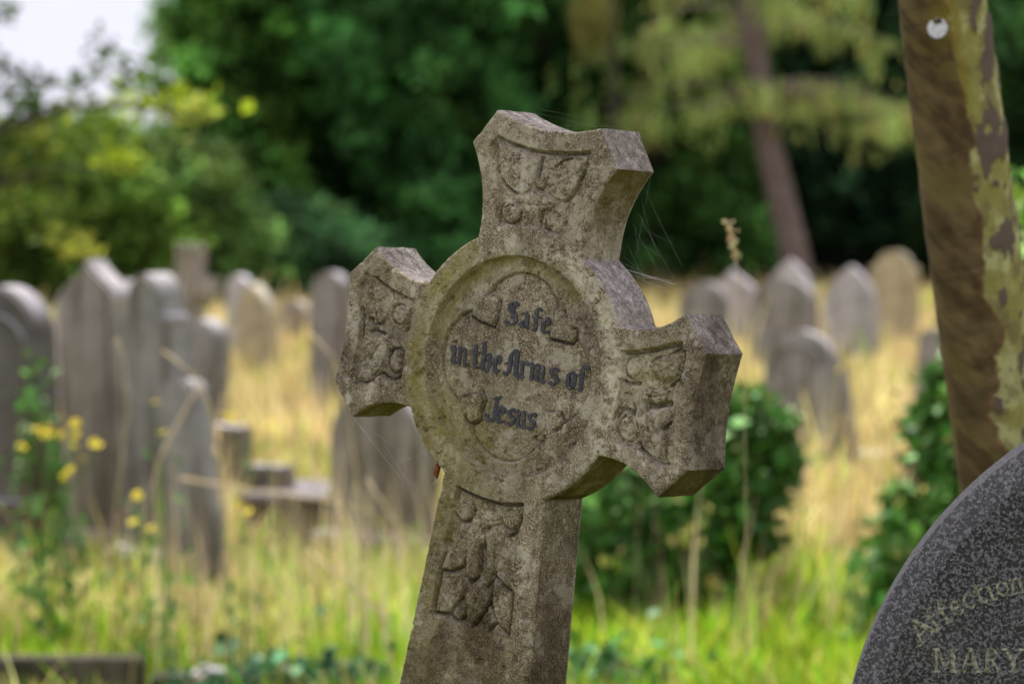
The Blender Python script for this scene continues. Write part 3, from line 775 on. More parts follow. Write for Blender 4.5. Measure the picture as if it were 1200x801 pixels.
def headstone(px, D, wpx, topy, kind, mat, label, yaw=30, lean=(0, 0), t=.10, panel=None, plinth=True, group='headstones standing in the long grass', w=None):
    yaw_ = R(yaw); h = zz(topy, D)
    W = w or max(.2, (wpx / 3600 * D - t * abs(math.sin(yaw_))) / math.cos(yaw_))
    g = empty('headstone', (gx(px, D), D, 0), 0, label, 'headstone', group)
    g.rotation_euler = (R(lean[0]), R(lean[1]), -yaw_ if yaw > 0 else -yaw_)
    P = prof(kind, W, h + .05); P = [(x, z - .05) for x, z in P]
    bm_obj('slab', slab_bm(P, t, -t / 2), mat, g, True, 35)
    if panel:
        Q = prof(panel, W * .76, (h) * .62 if panel != 'flat' else h * .4); Q = [(x, z + h * .28) for x, z in Q]
        # raised rim round a sunk field: built as a frame proud of the slab face
        a_ = np.array(Q); cen = a_.mean(0); o_ = (a_ - cen) * 1.10 + cen
        n = len(Q); V = [(x, -t / 2 - .002, z) for x, z in o_] + [(x, -t / 2 - .022, z) for x, z in (a_ - cen) * 1.07 + cen] + [(x, -t / 2 - .020, z) for x, z in (a_ - cen) * 1.02 + cen] + [(x, -t / 2 + .001, z) for x, z in Q]
        Fc = []
        for r in range(3):
            for i in range(n): j = (i + 1) % n; Fc.append((r * n + i, r * n + j, (r + 1) * n + j, (r + 1) * n + i))
        mesh_obj('panel_moulding', V, Fc, mat, g, True, sharp=30)
    if plinth:
        bm = bmesh.new(); bmesh.ops.create_cube(bm, size=1, matrix=Matrix.Translation((0, 0, .06)) @ Matrix.Diagonal((W * 1.22, t * 2.2, .20, 1)))
        bmesh.ops.bevel(bm, geom=bm.edges[:], offset=.02, segments=2, affect='EDGES'); bm_obj('base', bm, mat, g)
    return g
HS = headstone
# left group
HS(22, 12.6, 124, 334, 'round', M_HS_DARK, 'dark round-topped headstone with ivy and ragwort at the left edge of the photo', 34, (2, -2), .13, panel='round')
HS(117, 13.0, 96, 301, 'ogee', M_HS_TAN, 'tall brown headstone with a pointed ogee top, left partner of the close pair', 40, (0, -1), .12)
HS(187, 12.4, 92, 319, 'deep', M_HS_GREY, 'tall grey headstone with rounded crown and square shoulders, right partner of the close pair', 42, (2, 1), .14, w=.31)
HS(76, 19, 36, 333, 'gothic', M_HS_PALE, 'small pale pointed headstone peeping between the dark round stone and the tall pair', 25, (0, 3))
HS(282, 30, 36, 322, 'round', M_HS_PALE, 'slim pale round-topped headstone just behind a honey coloured one', 38, (0, -1), .12)
HS(306, 27, 54, 331, 'gothic', M_HS_GOLD, 'honey coloured pointed headstone in straw grass right of a slim pale stone', 38, (0, -5), .14)
HS(386, 21, 52, 318, 'round', M_HS_GREY, 'grey round-topped headstone just left of the carved cross arm', 32, (0, 1), .12)
HS(450, 12.9, 134, 452, 'round', M_HS_TAN, 'broad brown headstone partly hidden under the left arm of the carved cross', 36, (0, 0), .15)
HS(150, 15.5, 84, 326, 'gothic', M_HS_PALE, 'pale pointed headstone wedged behind the gap of the tall close pair', 34, (0, 2), .12)
HS(236, 16.5, 60, 372, 'round', M_HS_GREY, 'lower grey round headstone behind the leaning grey slab', 36, (2, 4), .13)
HS(345, 33, 40, 352, 'round', M_HS_TAN, 'far small brown headstone in the straw right of the honey coloured one', 30, (0, 2), .12)
# right group
HS(823, 27, 60, 330, 'round', M_HS_GREY, 'grey round headstone nearest the right arm of the carved cross', 24, (0, 2))
HS(861, 31, 56, 314, 'ogee', M_HS_PALE, 'pale ogee-topped headstone second from the carved cross on the right', 24, (0, -1))
HS(926, 29, 64, 304, 'gothic', M_HS_PALE, 'pale pointed headstone close behind a broader grey round one', 24)
HS(918, 26, 80, 324, 'round', M_HS_GREY, 'broad grey round headstone in front of a pale pointed one', 26, (0, 1), .12)
HS(996, 28, 66, 311, 'gothic', M_HS_PALE, 'pale grey pointed headstone between the broad grey and the honey coloured ones', 24, (0, 1))
HS(1048, 32, 58, 294, 'shoulder', M_HS_GOLD, 'honey coloured shouldered headstone nearest the tree trunk', 22, (0, 0))
HS(936, 18, 88, 387, 'round', M_HS_GREY, 'low dark-faced round headstone standing in front of the right-hand row', 26, (0, 2), .12, panel='round')
HS(992, 16.5, 34, 428, 'flat', M_HS_GREY, 'narrow leaning grey slab beside the low dark-faced round headstone', 30, (0, -9), .09)
HS(1088, 20, 44, 384, 'segment', M_HS_GREY, 'small grey headstone half hidden between ivy and the tree trunk', 20, (0, 5))
# leaning slab and small pieces by the tall pair
HS(240, 12.0, 52, 440, 'segment', M_HS_GREY, 'low narrow grey slab with a curved top, leaning right beside the tall pair', 35, (-4, -12), .10, plinth=False, group='loose stones among the graves')
HS(262, 14.5, 34, 498, 'flat', M_HS_DARK, 'short dark stone post behind the leaning grey slab', 30, (0, 3), .14, plinth=False, group='loose stones among the graves')
HS(315, 13.6, 34, 545, 'flat', M_HS_DARK, 'small dark square block standing on a low ledger', 30, (0, 0), .14, plinth=False, group='loose stones among the graves')

# ledger tomb (low) left of the broad brown stone
lt = empty('ledger_tomb', (gx(335, 13.2), 13.2, 0), R(-14), 'low grey ledger tomb with a flat overhanging slab between leaning slab and broad stone', 'tomb')
for nm, (w, d, z0, z1), mt in (('tomb_side', (.42, .74, -.03, .24), M_LEDGER), ('top_slab', (.46, .80, .24, .285), M_LEDGER)):
    bm = bmesh.new(); bmesh.ops.create_cube(bm, size=1, matrix=Matrix.Translation((0, .4, (z0 + z1) / 2)) @ Matrix.Diagonal((w, d, z1 - z0, 1)))
    bmesh.ops.bevel(bm, geom=bm.edges[:], offset=.012, segments=2, affect='EDGES'); bm_obj(nm, bm, mt, lt)
# flat white footstone right
fs = empty('footstone', (gx(1028, 17.5), 17.5, 0), R(10), 'small pale flat stone lying in the straw right of the narrow leaning slab', 'footstone')
bm = bmesh.new(); bmesh.ops.create_cube(bm, size=1, matrix=Matrix.Translation((0, 0, .06)) @ Matrix.Diagonal((.22, .3, .16, 1)))
bmesh.ops.bevel(bm, geom=bm.edges[:], offset=.015, segments=2, affect='EDGES'); bm_obj('slab', bm, M_HS_PALE, fs)

# background stone cross (left)
D = 26; bc = empty('stone_cross', (gx(222, D), D, 0), R(-36), 'plain weathered stone cross on a tall shaft behind the tall pair of headstones', 'gravestone cross')
bc.rotation_euler = (0, R(1), R(-36))
topz = zz(286, D)
def boxpts(w, h0, h1): return [(-w / 2, h0), (-w / 2, h1), (w / 2, h1), (w / 2, h0)]
s = .10; zcx = zz(336, D); aw = .27
P = [(-.13, 0), (-s, zcx - s * .85), (-aw, zcx - s * .85), (-aw, zcx + s * .85), (-s, zcx + s * .85), (-s * 1.15, topz), (s * 1.15, topz), (s, zcx + s * .85), (aw, zcx + s * .85), (aw, zcx - s * .85), (s, zcx - s * .85), (.13, 0)]
bm_obj('cross_body', slab_bm(P, .17, -.085, .012), M_HS_TAN, bc, True, 35)
bm = bmesh.new()
for w, z0, z1 in ((.62, -.03, .18), (.44, .18, .36)):
    bmesh.ops.create_cube(bm, size=1, matrix=Matrix.Translation((0, 0, (z0 + z1) / 2)) @ Matrix.Diagonal((w, w * .8, z1 - z0, 1)))
bmesh.ops.bevel(bm, geom=bm.edges[:], offset=.02, segments=2, affect='EDGES'); bm_obj('plinth', bm, M_HS_TAN, bc)

# grave kerb at the lower left
kb = empty('grave_kerb', (gx(60, 9.5), 9.5, 0), R(2), 'long dark low stone kerb edging a grave at the lower left corner', 'kerb')
for (x0, x1, y0, y1, hgt) in ((-.9, .28, -.06, .06, .125),):
    bm = bmesh.new(); bmesh.ops.create_cube(bm, size=1, matrix=Matrix.Translation(((x0 + x1) / 2, 0, hgt / 2 - .02)) @ Matrix.Diagonal((x1 - x0, .12, hgt + .04, 1)))
    bmesh.ops.bevel(bm, geom=bm.edges[:], offset=.012, segments=2, affect='EDGES'); bm_obj('kerb_stone', bm, M_KERB, kb)
bm = bmesh.new(); bmesh.ops.create_cube(bm, size=1, matrix=Matrix.Translation((.72, .04, .00)) @ Matrix.Diagonal((.84, .12, .13, 1)))
bmesh.ops.bevel(bm, geom=bm.edges[:], offset=.012, segments=2, affect='EDGES'); bm_obj('kerb_stone', bm, M_KERB, kb)
kc = empty('stone_block', (gx(245, 9.35), 9.35, 0), R(20), 'small brown stone lump low in the leaves at the bottom edge', 'stone')
bm = bmesh.new(); bmesh.ops.create_icosphere(bm, subdivisions=3, radius=1, matrix=Matrix.Translation((0, 0, .05)) @ Matrix.Diagonal((.09, .07, .07, 1)))
for v in bm.verts: v.co += Vector(v.co).normalized() * (.012 * math.sin(v.co.x * 60) * math.cos(v.co.z * 70))
bm_obj('block', bm, M_HS_TAN, kc, True)

# ------------------------------------------------------------------ leaves & foliage helpers
def rand_dirs(n):
    v = rng.normal(size=(n, 3)); return v / np.linalg.norm(v, axis=1, keepdims=True)
def leaf_mesh(name, C, size, mat, parent, cols, aspect=.62, droop=None, upb=.5, fold=.12):
    """rhombic leaves at C (n,3); size (n,), cols (n,3)"""
    n = len(C); size = np.broadcast_to(np.asarray(size, float), (n,))
    nd = rand_dirs(n); nd[:, 2] = np.abs(nd[:, 2]) + upb; nd /= np.linalg.norm(nd, axis=1, keepdims=True)
    if droop is not None:
        ax = np.tile(np.array([0, 0, -1.0]), (n, 1)) + rng.normal(size=(n, 3)) * droop
    else: ax = rand_dirs(n)
    ax /= np.linalg.norm(ax, axis=1, keepdims=True)
    side = np.cross(nd, ax); side /= np.maximum(np.linalg.norm(side, axis=1, keepdims=True), 1e-6); nn = np.cross(ax, side)
    s = size[:, None]
    a = C - ax * s * .5; b = C + side * s * aspect * .5 + nn * s * fold - ax * s * .08; c = C + ax * s * .5; d = C - side * s * aspect * .5 + nn * s * fold - ax * s * .08
    V = np.stack([a, b, c, d], 1).reshape(-1, 3); Fq = np.arange(4 * n).reshape(-1, 4)
    return mesh_obj(name, V, Fq, mat, parent, False, np.repeat(cols, 4, 0))
def jitter(base, n, v=.25, hue=.08):
    base = np.array(base); k = 1 + rng.normal(size=(n, 1)) * v; h = 1 + rng.normal(size=(n, 3)) * hue
    return np.clip(base * np.clip(k, .35, 1.9) * h, .004, .9)

def crown_points(blobs, nclump, per, cr):
    """blobs: (x,y,z,rx,ry,rz) ellipsoids; clumps on their shells, leaves round each clump"""
    w = np.array([b[3] * b[5] + b[4] * b[5] for b in blobs]); w = w / w.sum()
    k = rng.choice(len(blobs), nclump, p=w); B = np.array(blobs)[k]
    d = rand_dirs(nclump); rad = (.55 + .45 * rng.random(nclump) ** .6)[:, None]
    P = B[:, :3] + d * B[:, 3:] * rad
    P = P[P[:, 2] > .15]
    n = len(P); idx = np.repeat(np.arange(n), per)
    Q = P[idx] + rng.normal(size=(n * per, 3)) * cr * np.array([1, 1, .7])
    tone = np.clip(rng.lognormal(-.18, .68, n), .2, 3.2)[idx]; keep = Q[:, 2] > .05; Q = Q[keep]; tone = tone[keep]
    return Q, tone, n
def trunk_mesh(name, parent, path, r0, r1, mat, limbs=(), n=10):
    parts = [tube(path, list(np.linspace(r0, r1, len(path))), n)]
    for L in limbs: parts.append(tube(L[0], list(np.linspace(L[1], L[1] * .25, len(L[0]))), 6))
    V, Fc = join(parts); return mesh_obj(name, [tuple(v) for v in V], Fc, mat, parent, True)

def broadleaf(name, x, y, blobs, nclump, per, cr, leaf, colr, label, cat='tree', mat=None, tr=.22, group=None, colv=.28, top=None):
    colr = (colr[0] * 1.75 + .003, colr[1] * 1.6, colr[2] * 1.7 + .004)
    g = empty(name, (x, y, 0), 0, label, cat, group)
    Q, ctone, n = crown_points(blobs, nclump, per, cr)
    # clump-wise colour variation: every spray has its own tone, a few sprays yellow
    cl = jitter(colr, len(Q), .18, .06)
    tone = fbm(Q[:, 0] * .9 + 40, Q[:, 2] * .9 + Q[:, 1] * .7 + 40, 3, 3); cl *= ((.4 + 1.2 * tone) ** 1.2 * ctone)[:, None]
    warm = smooth(.60, .75, fbm(Q[:, 0] * 1.3 + 9, Q[:, 2] * 1.3 + Q[:, 1], 13, 2))[:, None]; cl = cl * (1 - warm * .35) + np.array(colr)[None] * np.array([[2.0, 1.35, .8]]) * warm * .35
    leaf_mesh('crown', Q, leaf * (.7 + .6 * rng.random(len(Q))), mat or M_LEAF, g, cl)
    zt = top or max(b[2] for b in blobs)
    path = [(0, 0, -.1), (rng.normal() * .05, 0, zt * .3), (rng.normal() * .15, 0, zt * .65), (rng.normal() * .2, 0, zt)]
    limbs = []
    for b in blobs:
        s = path[1]; e = Vector((b[0], b[1], b[2])); m_ = (Vector(s) + e) / 2 + Vector((0, 0, .3))
        limbs.append(([s, tuple(m_), tuple(e)], tr * .45))
    trunk_mesh('trunk', g, path, tr, tr * .5, M_BARKDARK, limbs)
    return g

# big evergreen mass, centre-left (several individual trees)
EG = (.030, .105, .045)
def blobs_col(h, w, nb=6, low=.6, dy=1.2):
    L = []
    for i in range(nb):
        z = low + (h - low) * (i + .5) / nb; k = w * (1 - .35 * abs(2 * (i + .5) / nb - .9))
        L.append((rng.normal() * w * .22, rng.normal() * dy * .3, z, k, dy + rng.random() * .6, (h - low) / nb * 1.1))
    return L
trees = [
 (292, 50, 8.5, 1.35, (.050, .130, .022), 'dense dark evergreen tree whose left edge meets the patch of open sky'),
 (400, 52, 11.5, 1.9, (.036, .112, .026), 'tall blue-green evergreen tree behind the left arm of the carved cross'),
 (520, 49, 11.0, 1.7, (.040, .125, .030), 'tall dark evergreen tree straight above the left shoulder of the carved cross'),
 (640, 53, 11.5, 1.8, (.032, .095, .020), 'darkest evergreen tree directly behind the top arm of the carved cross'),
 (770, 55, 11, 1.8, (.042, .110, .022), 'evergreen tree behind the cobwebs right of the cross top'),
]
for px, D, h, w, c, lab in trees:
    broadleaf('evergreen_tree', gx(px, D), D, blobs_col(h, w, 7), 1000, 40, .17, .19, c, lab, group='evergreen trees closing the back of the graveyard', tr=.22)
# lower mid-green trees on the left
lt_trees = [
 (-70, 44, [(0, 0, 1.6, 1.5, 1.4, 1.2), (.4, 0, 1.0, 1.5, 1.2, .9), (-.6, .3, 2.6, 1.2, 1.1, .7)], (.085, .15, .020), 'yellow-green tree filling the left edge under the open sky'),
 (75, 42, [(0, 0, 1.9, 1.4, 1.3, 1.0), (-.6, .2, 1.0, 1.3, 1.2, .9), (.7, 0, 1.1, 1.2, 1.1, .9)], (.075, .145, .022), 'low yellow-green tree below the open sky, second from the left edge'),
 (185, 43, [(0, 0, 1.7, 1.2, 1.1, .9), (.5, .2, 1.0, 1.1, 1.1, .8)], (.060, .125, .028), 'low olive green tree behind the distant stone cross'),
 (330, 46, [(0, 0, .9, 1.3, .9, .75), (.9, .2, .7, .9, .8, .6)], (.045, .120, .040), 'rounded green bush at the foot of the evergreens'),
]
for px, D, bl, c, lab in lt_trees:
    broadleaf('green_tree', gx(px, D), D, bl, 640, 36, .14, .14, c, lab, group='lower green trees on the left', tr=.10)
# trees behind on the right and woodland behind everything
for px, D, h, w, c, lab in [
 (900, 60, 12, 2.6, (.022, .062, .022), 'dark woodland tree behind the drooping conifer, left of its trunk'),
 (1010, 58, 12, 2.2, (.016, .046, .018), 'very dark woodland tree between conifer trunk and near tree trunk'),
 (1130, 57, 12, 2.2, (.026, .068, .022), 'dark woodland tree behind the near tree trunk'),
 (1250, 56, 11, 2.2, (.034, .088, .024), 'green woodland tree at the right edge'),
 (470, 62, 13, 2.8, (.020, .070, .032), 'woodland tree behind the gap between the blue-green evergreens'),
 (700, 63, 13, 2.8, (.018, .062, .026), 'woodland tree behind the darkest evergreen')]:
    broadleaf('woodland_tree', gx(px, D), D, blobs_col(h, w, 6, .4, 1.5), 620, 30, .30, .27, c, lab, group='dark woodland trees behind', tr=.25)
# far wood as one mass
n = 26000
X = rng.uniform(-1, 1, n) * 24 + 3; Yy = 68 + rng.normal(size=n) * 1.5; Zz = rng.random(n) * 10
hmax = 2.4 + 9.0 * smooth(-6.6, -4.6, X) + 1.2 * fbm(X * .6 + 50, X * 0, 4, 3)
Zz = Zz / 10 * hmax
Q = np.stack([X, Yy, Zz], 1); o = leaf_mesh('distant_wood', Q, .55 + .3 * rng.random(n), M_LEAF, None, jitter((.018, .05, .02), n, .35), .8)
tag(o, 'dark mass of far woodland closing the view', 'woodland', kind='stuff')

# ------------------------------------------------------------------ drooping conifer
def conifer():
    D = 46
    g = empty('drooping_conifer', (gx(940, D), D, 0), 0, 'tall conifer with a leaning purple-brown trunk and drooping olive green boughs', 'tree')
    def tp(z):
        # trunk axis measured: (880,0) (900,170) (935,300)
        py = 250 - (z - 1.5) / D * 3600
        px = np.interp(py, [-700, 0, 100, 170, 300, 400], [835, 878, 888, 900, 932, 945])
        return Vector((gx(px, D) - gx(940, D), 0, z))
    path = [tp(z) for z in np.linspace(-.1, 12, 26)]
    Vt, Ft = tube(path, list(np.linspace(.23, .09, 26)), 14); mesh_obj('trunk', [tuple(v) for v in Vt], Ft, M_BARKPALE, g)
    parts = []; pts = []; cols = []
    specs = []
    for i in range(40):
        z = 3.9 + 7.6 * (i / 40) ** 1.0; a = rng.uniform(0, 2 * math.pi); L = rng.uniform(1.9, 3.4) * (1 - .3 * z / 12)
        specs.append((z, a, L))
    # boughs that are plainly seen: to left and right of the trunk
    for z, a, L in ((3.0, 3.3, 2.2), (3.15, -.2, 2.3), (3.3, 3.05, 2.4), (3.35, .1, 2.2), (2.95, -.35, 2.0), (3.25, -1.0, 1.6), (3.1, -2.3, 1.5), (3.2, -.6, 2.2), (3.3, -1.5, 1.3), (4.0, 2.9, 2.6), (4.2, .2, 2.3)):
        specs.append((z, a, L))
    for z, a, L in specs:
        p0 = tp(z); dr = Vector((math.cos(a), math.sin(a) * .9, 0)); P = []
        for s in np.linspace(0, 1, 8): P.append(p0 + dr * L * s + Vector((0, 0, .30 * math.sin(s * 2.2) - .55 * s * s)))
        parts.append(tube(P, list(np.linspace(.045, .010, 8)), 5))
        nt_ = int(L * 21)
        for k in range(nt_):
            s = rng.uniform(.22, 1); p = p0 + dr * L * s + Vector((0, 0, .30 * math.sin(s * 2.2) - .55 * s * s))
            p = p + Vector((rng.normal() * .22, rng.normal() * .2, rng.normal() * .06)); ln = rng.uniform(.25, .75)
            m_ = int(ln / .05)
            tone = rng.uniform(.75, 1.25) * (.7 + .6 * s)
            base_ = np.array((.26, .34, .10)) if rng.random() < .8 else np.array((.38, .34, .12))
            for q in range(m_):
                pts.append((p.x + rng.normal() * .035, p.y + rng.normal() * .035, p.z - q * .045)); cols.append(base_ * tone * rng.uniform(.75, 1.25))
    pts = np.array(pts); cols = np.array(cols); keep = fbm(pts[:, 0] * 2.6 + pts[:, 1] + 30, pts[:, 2] * 2.2 + 9, 66, 3) > .46; pts = pts[keep]; cols = cols[keep] * (.55 + .9 * fbm(pts[:, 0] * 1.4 + 3, pts[:, 2] * 1.8, 67, 2))[:, None] * 1.15
    V, Fc = join(parts); mesh_obj('boughs', [tuple(v) for v in V], Fc, M_BARKPALE, g)
    leaf_mesh('crown', np.array(pts), .085 + .05 * rng.random(len(pts)), M_NEEDLE, g, np.array(cols), .35, .45)
conifer()
# hanging spray of another conifer at (690,50), from a tree standing behind the evergreens
def spray_tree(px, D, z, label, colr):
    g = empty('weeping_tree', (gx(px + 8, D), D + .6, 0), 0, label, 'tree')
    path = [(0, 0, -.1), (.05, 0, 2), (-.02, 0, 4.5), (.02, 0, 7)]
    trunk_mesh('trunk', g, path, .06, .03, M_BARKDARK, [([(0, 0, z + .7), (-.2, -.35, z + .9), (-.5, -.7, z + .55)], .04), ([(0, 0, 5.6), (.5, -.3, 5.9), (.9, -.4, 5.4)], .04)])
    pts = []; cols = []
    for k in range(60):
        ox, oy = rng.normal() * .13 - .35, rng.normal() * .2 - .6; z0 = z + .55 + rng.normal() * .12; ln = rng.uniform(.4, 1.0)
        if k > 46: ox, oy, z0 = ox + 1.1, oy, 5.4 + rng.normal() * .2
        for q in range(int(ln / .05)): pts.append((ox + rng.normal() * .04, oy + rng.normal() * .04, z0 - q * .05)); cols.append(np.array(colr) * rng.uniform(.6, 1.3))
    leaf_mesh('crown', np.array(pts), .10 + .04 * rng.random(len(pts)), M_NEEDLE, g, np.array(cols), .35, .4)
spray_tree(712, 44, 4.0, 'slender weeping tree with an olive hanging spray right above the cross top', (.20, .19, .055))
0 and spray_tree(520, 46, 5.0, 'slender weeping tree with a pale green spray at the top edge over the evergreens', (.09, .14, .045))

# ------------------------------------------------------------------ leafy branch tree, upper left, nearer
def left_branch_tree():
    D = 21
    g = empty('maple_tree', (gx(-75, D), D, 0), 0, 'nearer leafy tree reaching a yellow-green branch across the left below the sky', 'tree')
    ox = gx(-75, D)
    def P(px, py, dy=0): return Vector((gx(px, D) - ox, dy, zz(py, D)))
    limbs = [([P(-75, 160), P(20, 150, -.2), P(90, 128, -.3), P(170, 125, -.4), P(240, 142, -.4)], .035),
             ([P(-75, 60), P(-20, 70, .1), P(40, 95, .2), P(90, 100, .2), P(140, 70, .3)], .03),
             ([P(-75, 250), P(0, 215, -.1), P(60, 200, -.2), P(150, 195, -.3)], .03),
             ([P(-75, 20), P(-40, 5, .1), P(5, 5, .2)], .02), ([P(-75, 100), P(-30, 30, .6), P(-60, -300, .9)], .05)]
    trunk_mesh('trunk', g, [(0, 0, -.1), (.03, 0, 1.2), (-.05, 0, 2.6), (0, 0, 4.2), (.1, 0, 5.6)], .13, .06, M_BARKDARK, limbs)
    C = []; K = []
    def cl(px, py, n, sx, sy, col, dy=0):
        for _ in range(n):
            p = P(px + rng.normal() * sx, py + rng.normal() * sy, dy + rng.normal() * .25); C.append(tuple(p)); K.append(np.array(col) * rng.uniform(.6, 1.35))
    yg = (.40, .52, .030); gd = (.05, .09, .018); yy = (.40, .44, .07)
    for px, py, n, sx, sy, c in ((185, 122, 60, 34, 12, yg), (225, 135, 34, 16, 10, yy), (150, 190, 26, 14, 14, yg), (110, 150, 50, 30, 16, (.13, .20, .025)), (60, 180, 60, 32, 26, (.10, .16, .022)),
                                 (20, 110, 46, 26, 14, gd), (70, 100, 26, 26, 9, gd), (125, 62, 22, 12, 12, gd), (150, 90, 20, 10, 10, gd), (5, 12, 14, 10, 7, gd), (192, 60, 46, 9, 34, (.07, .14, .03)), (178, 100, 30, 10, 14, (.08, .15, .03)), (30, 140, 34, 20, 16, gd), (15, 175, 60, 28, 22, (.12, .15, .02)),
                                 (-20, 60, 40, 14, 30, gd), (85, 285, 30, 12, 12, yy), (50, 240, 50, 36, 18, (.12, .17, .025)), (190, 175, 16, 14, 10, (.10, .17, .03)), (50, 165, 18, 14, 10, yy), (-60, 0, 160, 24, 60, gd), (-60, -160, 200, 40, 60, gd)):
        cl(px, py, n, sx, sy, c)
    C = np.array(C); leaf_mesh('crown', C, .075 + .055 * rng.random(len(C)), M_LEAF, g, np.clip(np.array(K), 0, .9), .8)
left_branch_tree()

# ------------------------------------------------------------------ near tree trunk with peeling bark
def near_tree():
    D = 4.6
    pys = [-900, -500, -200, 0, 150, 300, 450, 570, 800, 1000, 1300, 1425]
    pxs = [985, 1035, 1078, 1102, 1124, 1143, 1166, 1187, 1222, 1246, 1275, 1285]
    rpx = [40, 44, 48, 50, 51.5, 53, 55, 58, 64, 70, 86, 104]
    b0 = Vector((gx(1285, D), D, 0))
    g = empty('plane_tree', b0, 0, 'young tree with peeling brown and olive bark at the right, a white disc on it', 'tree')
    zs = np.arange(zz(-900, D), -.05, -.003)[::-1]
    py = 250 + (1.5 - zs) / D * 3600
    cx = (np.interp(py, pys, pxs) - 600) / 3600 * D - b0.x
    k = np.ones(61) / 61; cx = np.convolve(np.pad(cx, 30, mode='edge'), k, 'valid')
    rr_ = np.interp(py, pys, rpx) / 3600 * D
    nA = 200; th = np.linspace(0, 2 * math.pi, nA, endpoint=False)
    TH, Z = np.meshgrid(th, zs); CX = cx[:, None]; RR_ = rr_[:, None]
    # arc coordinates: th=0 faces the camera-left silhouette, pi/2 the camera
    a1 = np.cos(TH); a2 = np.sin(TH)
    nx_ = lambda s, sc, sz, o=3: fbm((a1 + 3) * sc + a2 * 1.7, Z * sz + a2 * sc * .8 + 20, s, o)
    f = (1 - a1) / 2                        # 0 left silhouette ... 1 right silhouette (front half)
    PY = 250 + (1.5 - Z) / D * 3600
    bd = np.interp(PY, [-200, 0, 90, 150, 200, 260, 300, 345, 380, 430, 470, 510, 545, 580, 900], [.46, .50, .52, .56, .56, .54, .50, .44, .62, .50, .38, .36, .50, .62, .5])
    bd = bd + .20 * (nx_(1, 2.0, 22, 4) - .5) + .10 * (nx_(5, 5, 75, 4) - .5)
    brown = smooth(.0, .018, np.where(a2 > -.2, bd - f, .25 + .2 * nx_(8, 2, 5) - np.abs(f - .5)))
    patch = smooth(.590, .605, nx_(21, 2.0, 25, 4) + .05 * (f > .72) - .06 * (f < .62))
    patch2 = smooth(.57, .60, nx_(31, 3.2, 14, 4)) * (f > .5)
    patch = np.clip(patch * (1 - brown), 0, 1)
    pale = np.array((.24, .22, .06)); pale2 = np.array((.37, .355, .15)); brn = np.array((.078, .050, .020)); brn2 = np.array((.122, .084, .036)); pur = np.array((.115, .085, .062)); rim = np.array((.20, .10, .04)); och = np.array((.20, .155, .02))
    n1 = nx_(41, 2.2, 26, 5)[..., None]; n2 = nx_(51, 6, 95, 4)[..., None]
    c = pale * (1 - smooth(.42, .6, n1)) + pale2 * smooth(.42, .6, n1)
    c = c * (.8 + .4 * n2)
    c = c * (1 - .5 * patch2[..., None] * (1 - patch[..., None])) + pale * .9 * .5 * patch2[..., None] * (1 - patch[..., None])
    cb = brn * (1 - smooth(.4, .65, n1)) + brn2 * smooth(.4, .65, n1)
    cb = cb * (.45 + 1.1 * n2)
    ring = smooth(.50, .78, fbm(a1 * .9 + a2 * .5 + 9, Z * 75 + a1 * 1.2, 5, 3))[..., None] * .22; cb = cb * (1 - ring)
    c = c * (1 - brown[..., None]) + cb * brown[..., None]
    p3 = smooth(.55, .58, nx_(91, 2.6, 38, 4))[..., None] * (1 - brown[..., None]); c = c * (1 - .55 * p3) + np.array((.13, .10, .045)) * .55 * p3
    p4 = smooth(.58, .64, nx_(95, 2.0, 26, 4))[..., None] * brown[..., None]; c = c * (1 - .5 * p4) + np.array((.15, .12, .035)) * .5 * p4
    c = c * (1 - patch[..., None]) + pur * (.8 + .4 * n2) * patch[..., None]
    edge = np.exp(-((bd - f - .02) / .014) ** 2)[..., None] * (a2 > -.2)[..., None]; c = c * (1 - .6 * edge) + rim * .6 * edge
    # ochre stripe near the disc
    oc = (np.exp(-((f - .55) / .06) ** 2) * smooth(150, 90, PY) + np.exp(-(((f - .40) / .14) ** 2 + ((PY - 30) / 26) ** 2)))[..., None]; c = c * (1 - .7 * np.clip(oc, 0, 1)) + och * .7 * np.clip(oc, 0, 1)
    rad = RR_ * (1 + .012 * (nx_(61, 2, 3) - .5)) + brown * .0036 + patch * .0034 + .0030 * (nx_(71, 5, 70, 4) - .5) + .0050 * (nx_(75, 2, 10, 3) - .5)
    X = CX - rad * a1; Yv = -rad * a2; V = np.stack([X, Yv, Z], -1).reshape(-1, 3)
    m = len(zs); i = np.arange(m - 1)[:, None] * nA; j = np.arange(nA)[None]; j2 = (j + 1) % nA
    Fq = np.stack([i + j, i + nA + j, i + nA + j2, i + j2], -1).reshape(-1, 4)
    mt = attr_mat('peeling_bark', .85, 0, .15)
    mesh_obj('trunk', V, Fq, mt, g, True, np.clip(c.reshape(-1, 3), 0, 1))
    top = Vector((float(cx[-1]), 0, float(zs[-1])))
    # limbs and crown above the picture
    parts = []; cen = []
    for a, L, up_ in ((2.6, 1.3, .9), (.4, 1.2, 1.0), (1.5, 1.0, 1.2), (-1.4, 1.1, 1.0), (3.9, 1.2, 1.1), (0, .1, 1.6)):
        d_ = Vector((math.cos(a), math.sin(a), 0)); P = [top + Vector((0, 0, -.15))] + [top + d_ * L * s + Vector((0, 0, up_ * s ** .8)) for s in (.3, .65, 1)]
        parts.append(tube(P, [.045, .035, .024, .012], 8)); cen.append(P[-1]); cen.append(P[-2])
    V, Fc = join(parts); mesh_obj('limbs', [tuple(v) for v in V], Fc, M_BARKPALE, g)
    C = np.concatenate([np.array(c_)[None] + rng.normal(size=(240, 3)) * np.array([.42, .42, .28]) for c_ in cen])
    leaf_mesh('crown', C, .10 + .05 * rng.random(len(C)), M_LEAF, g, jitter((.08, .15, .03), len(C)), .9)
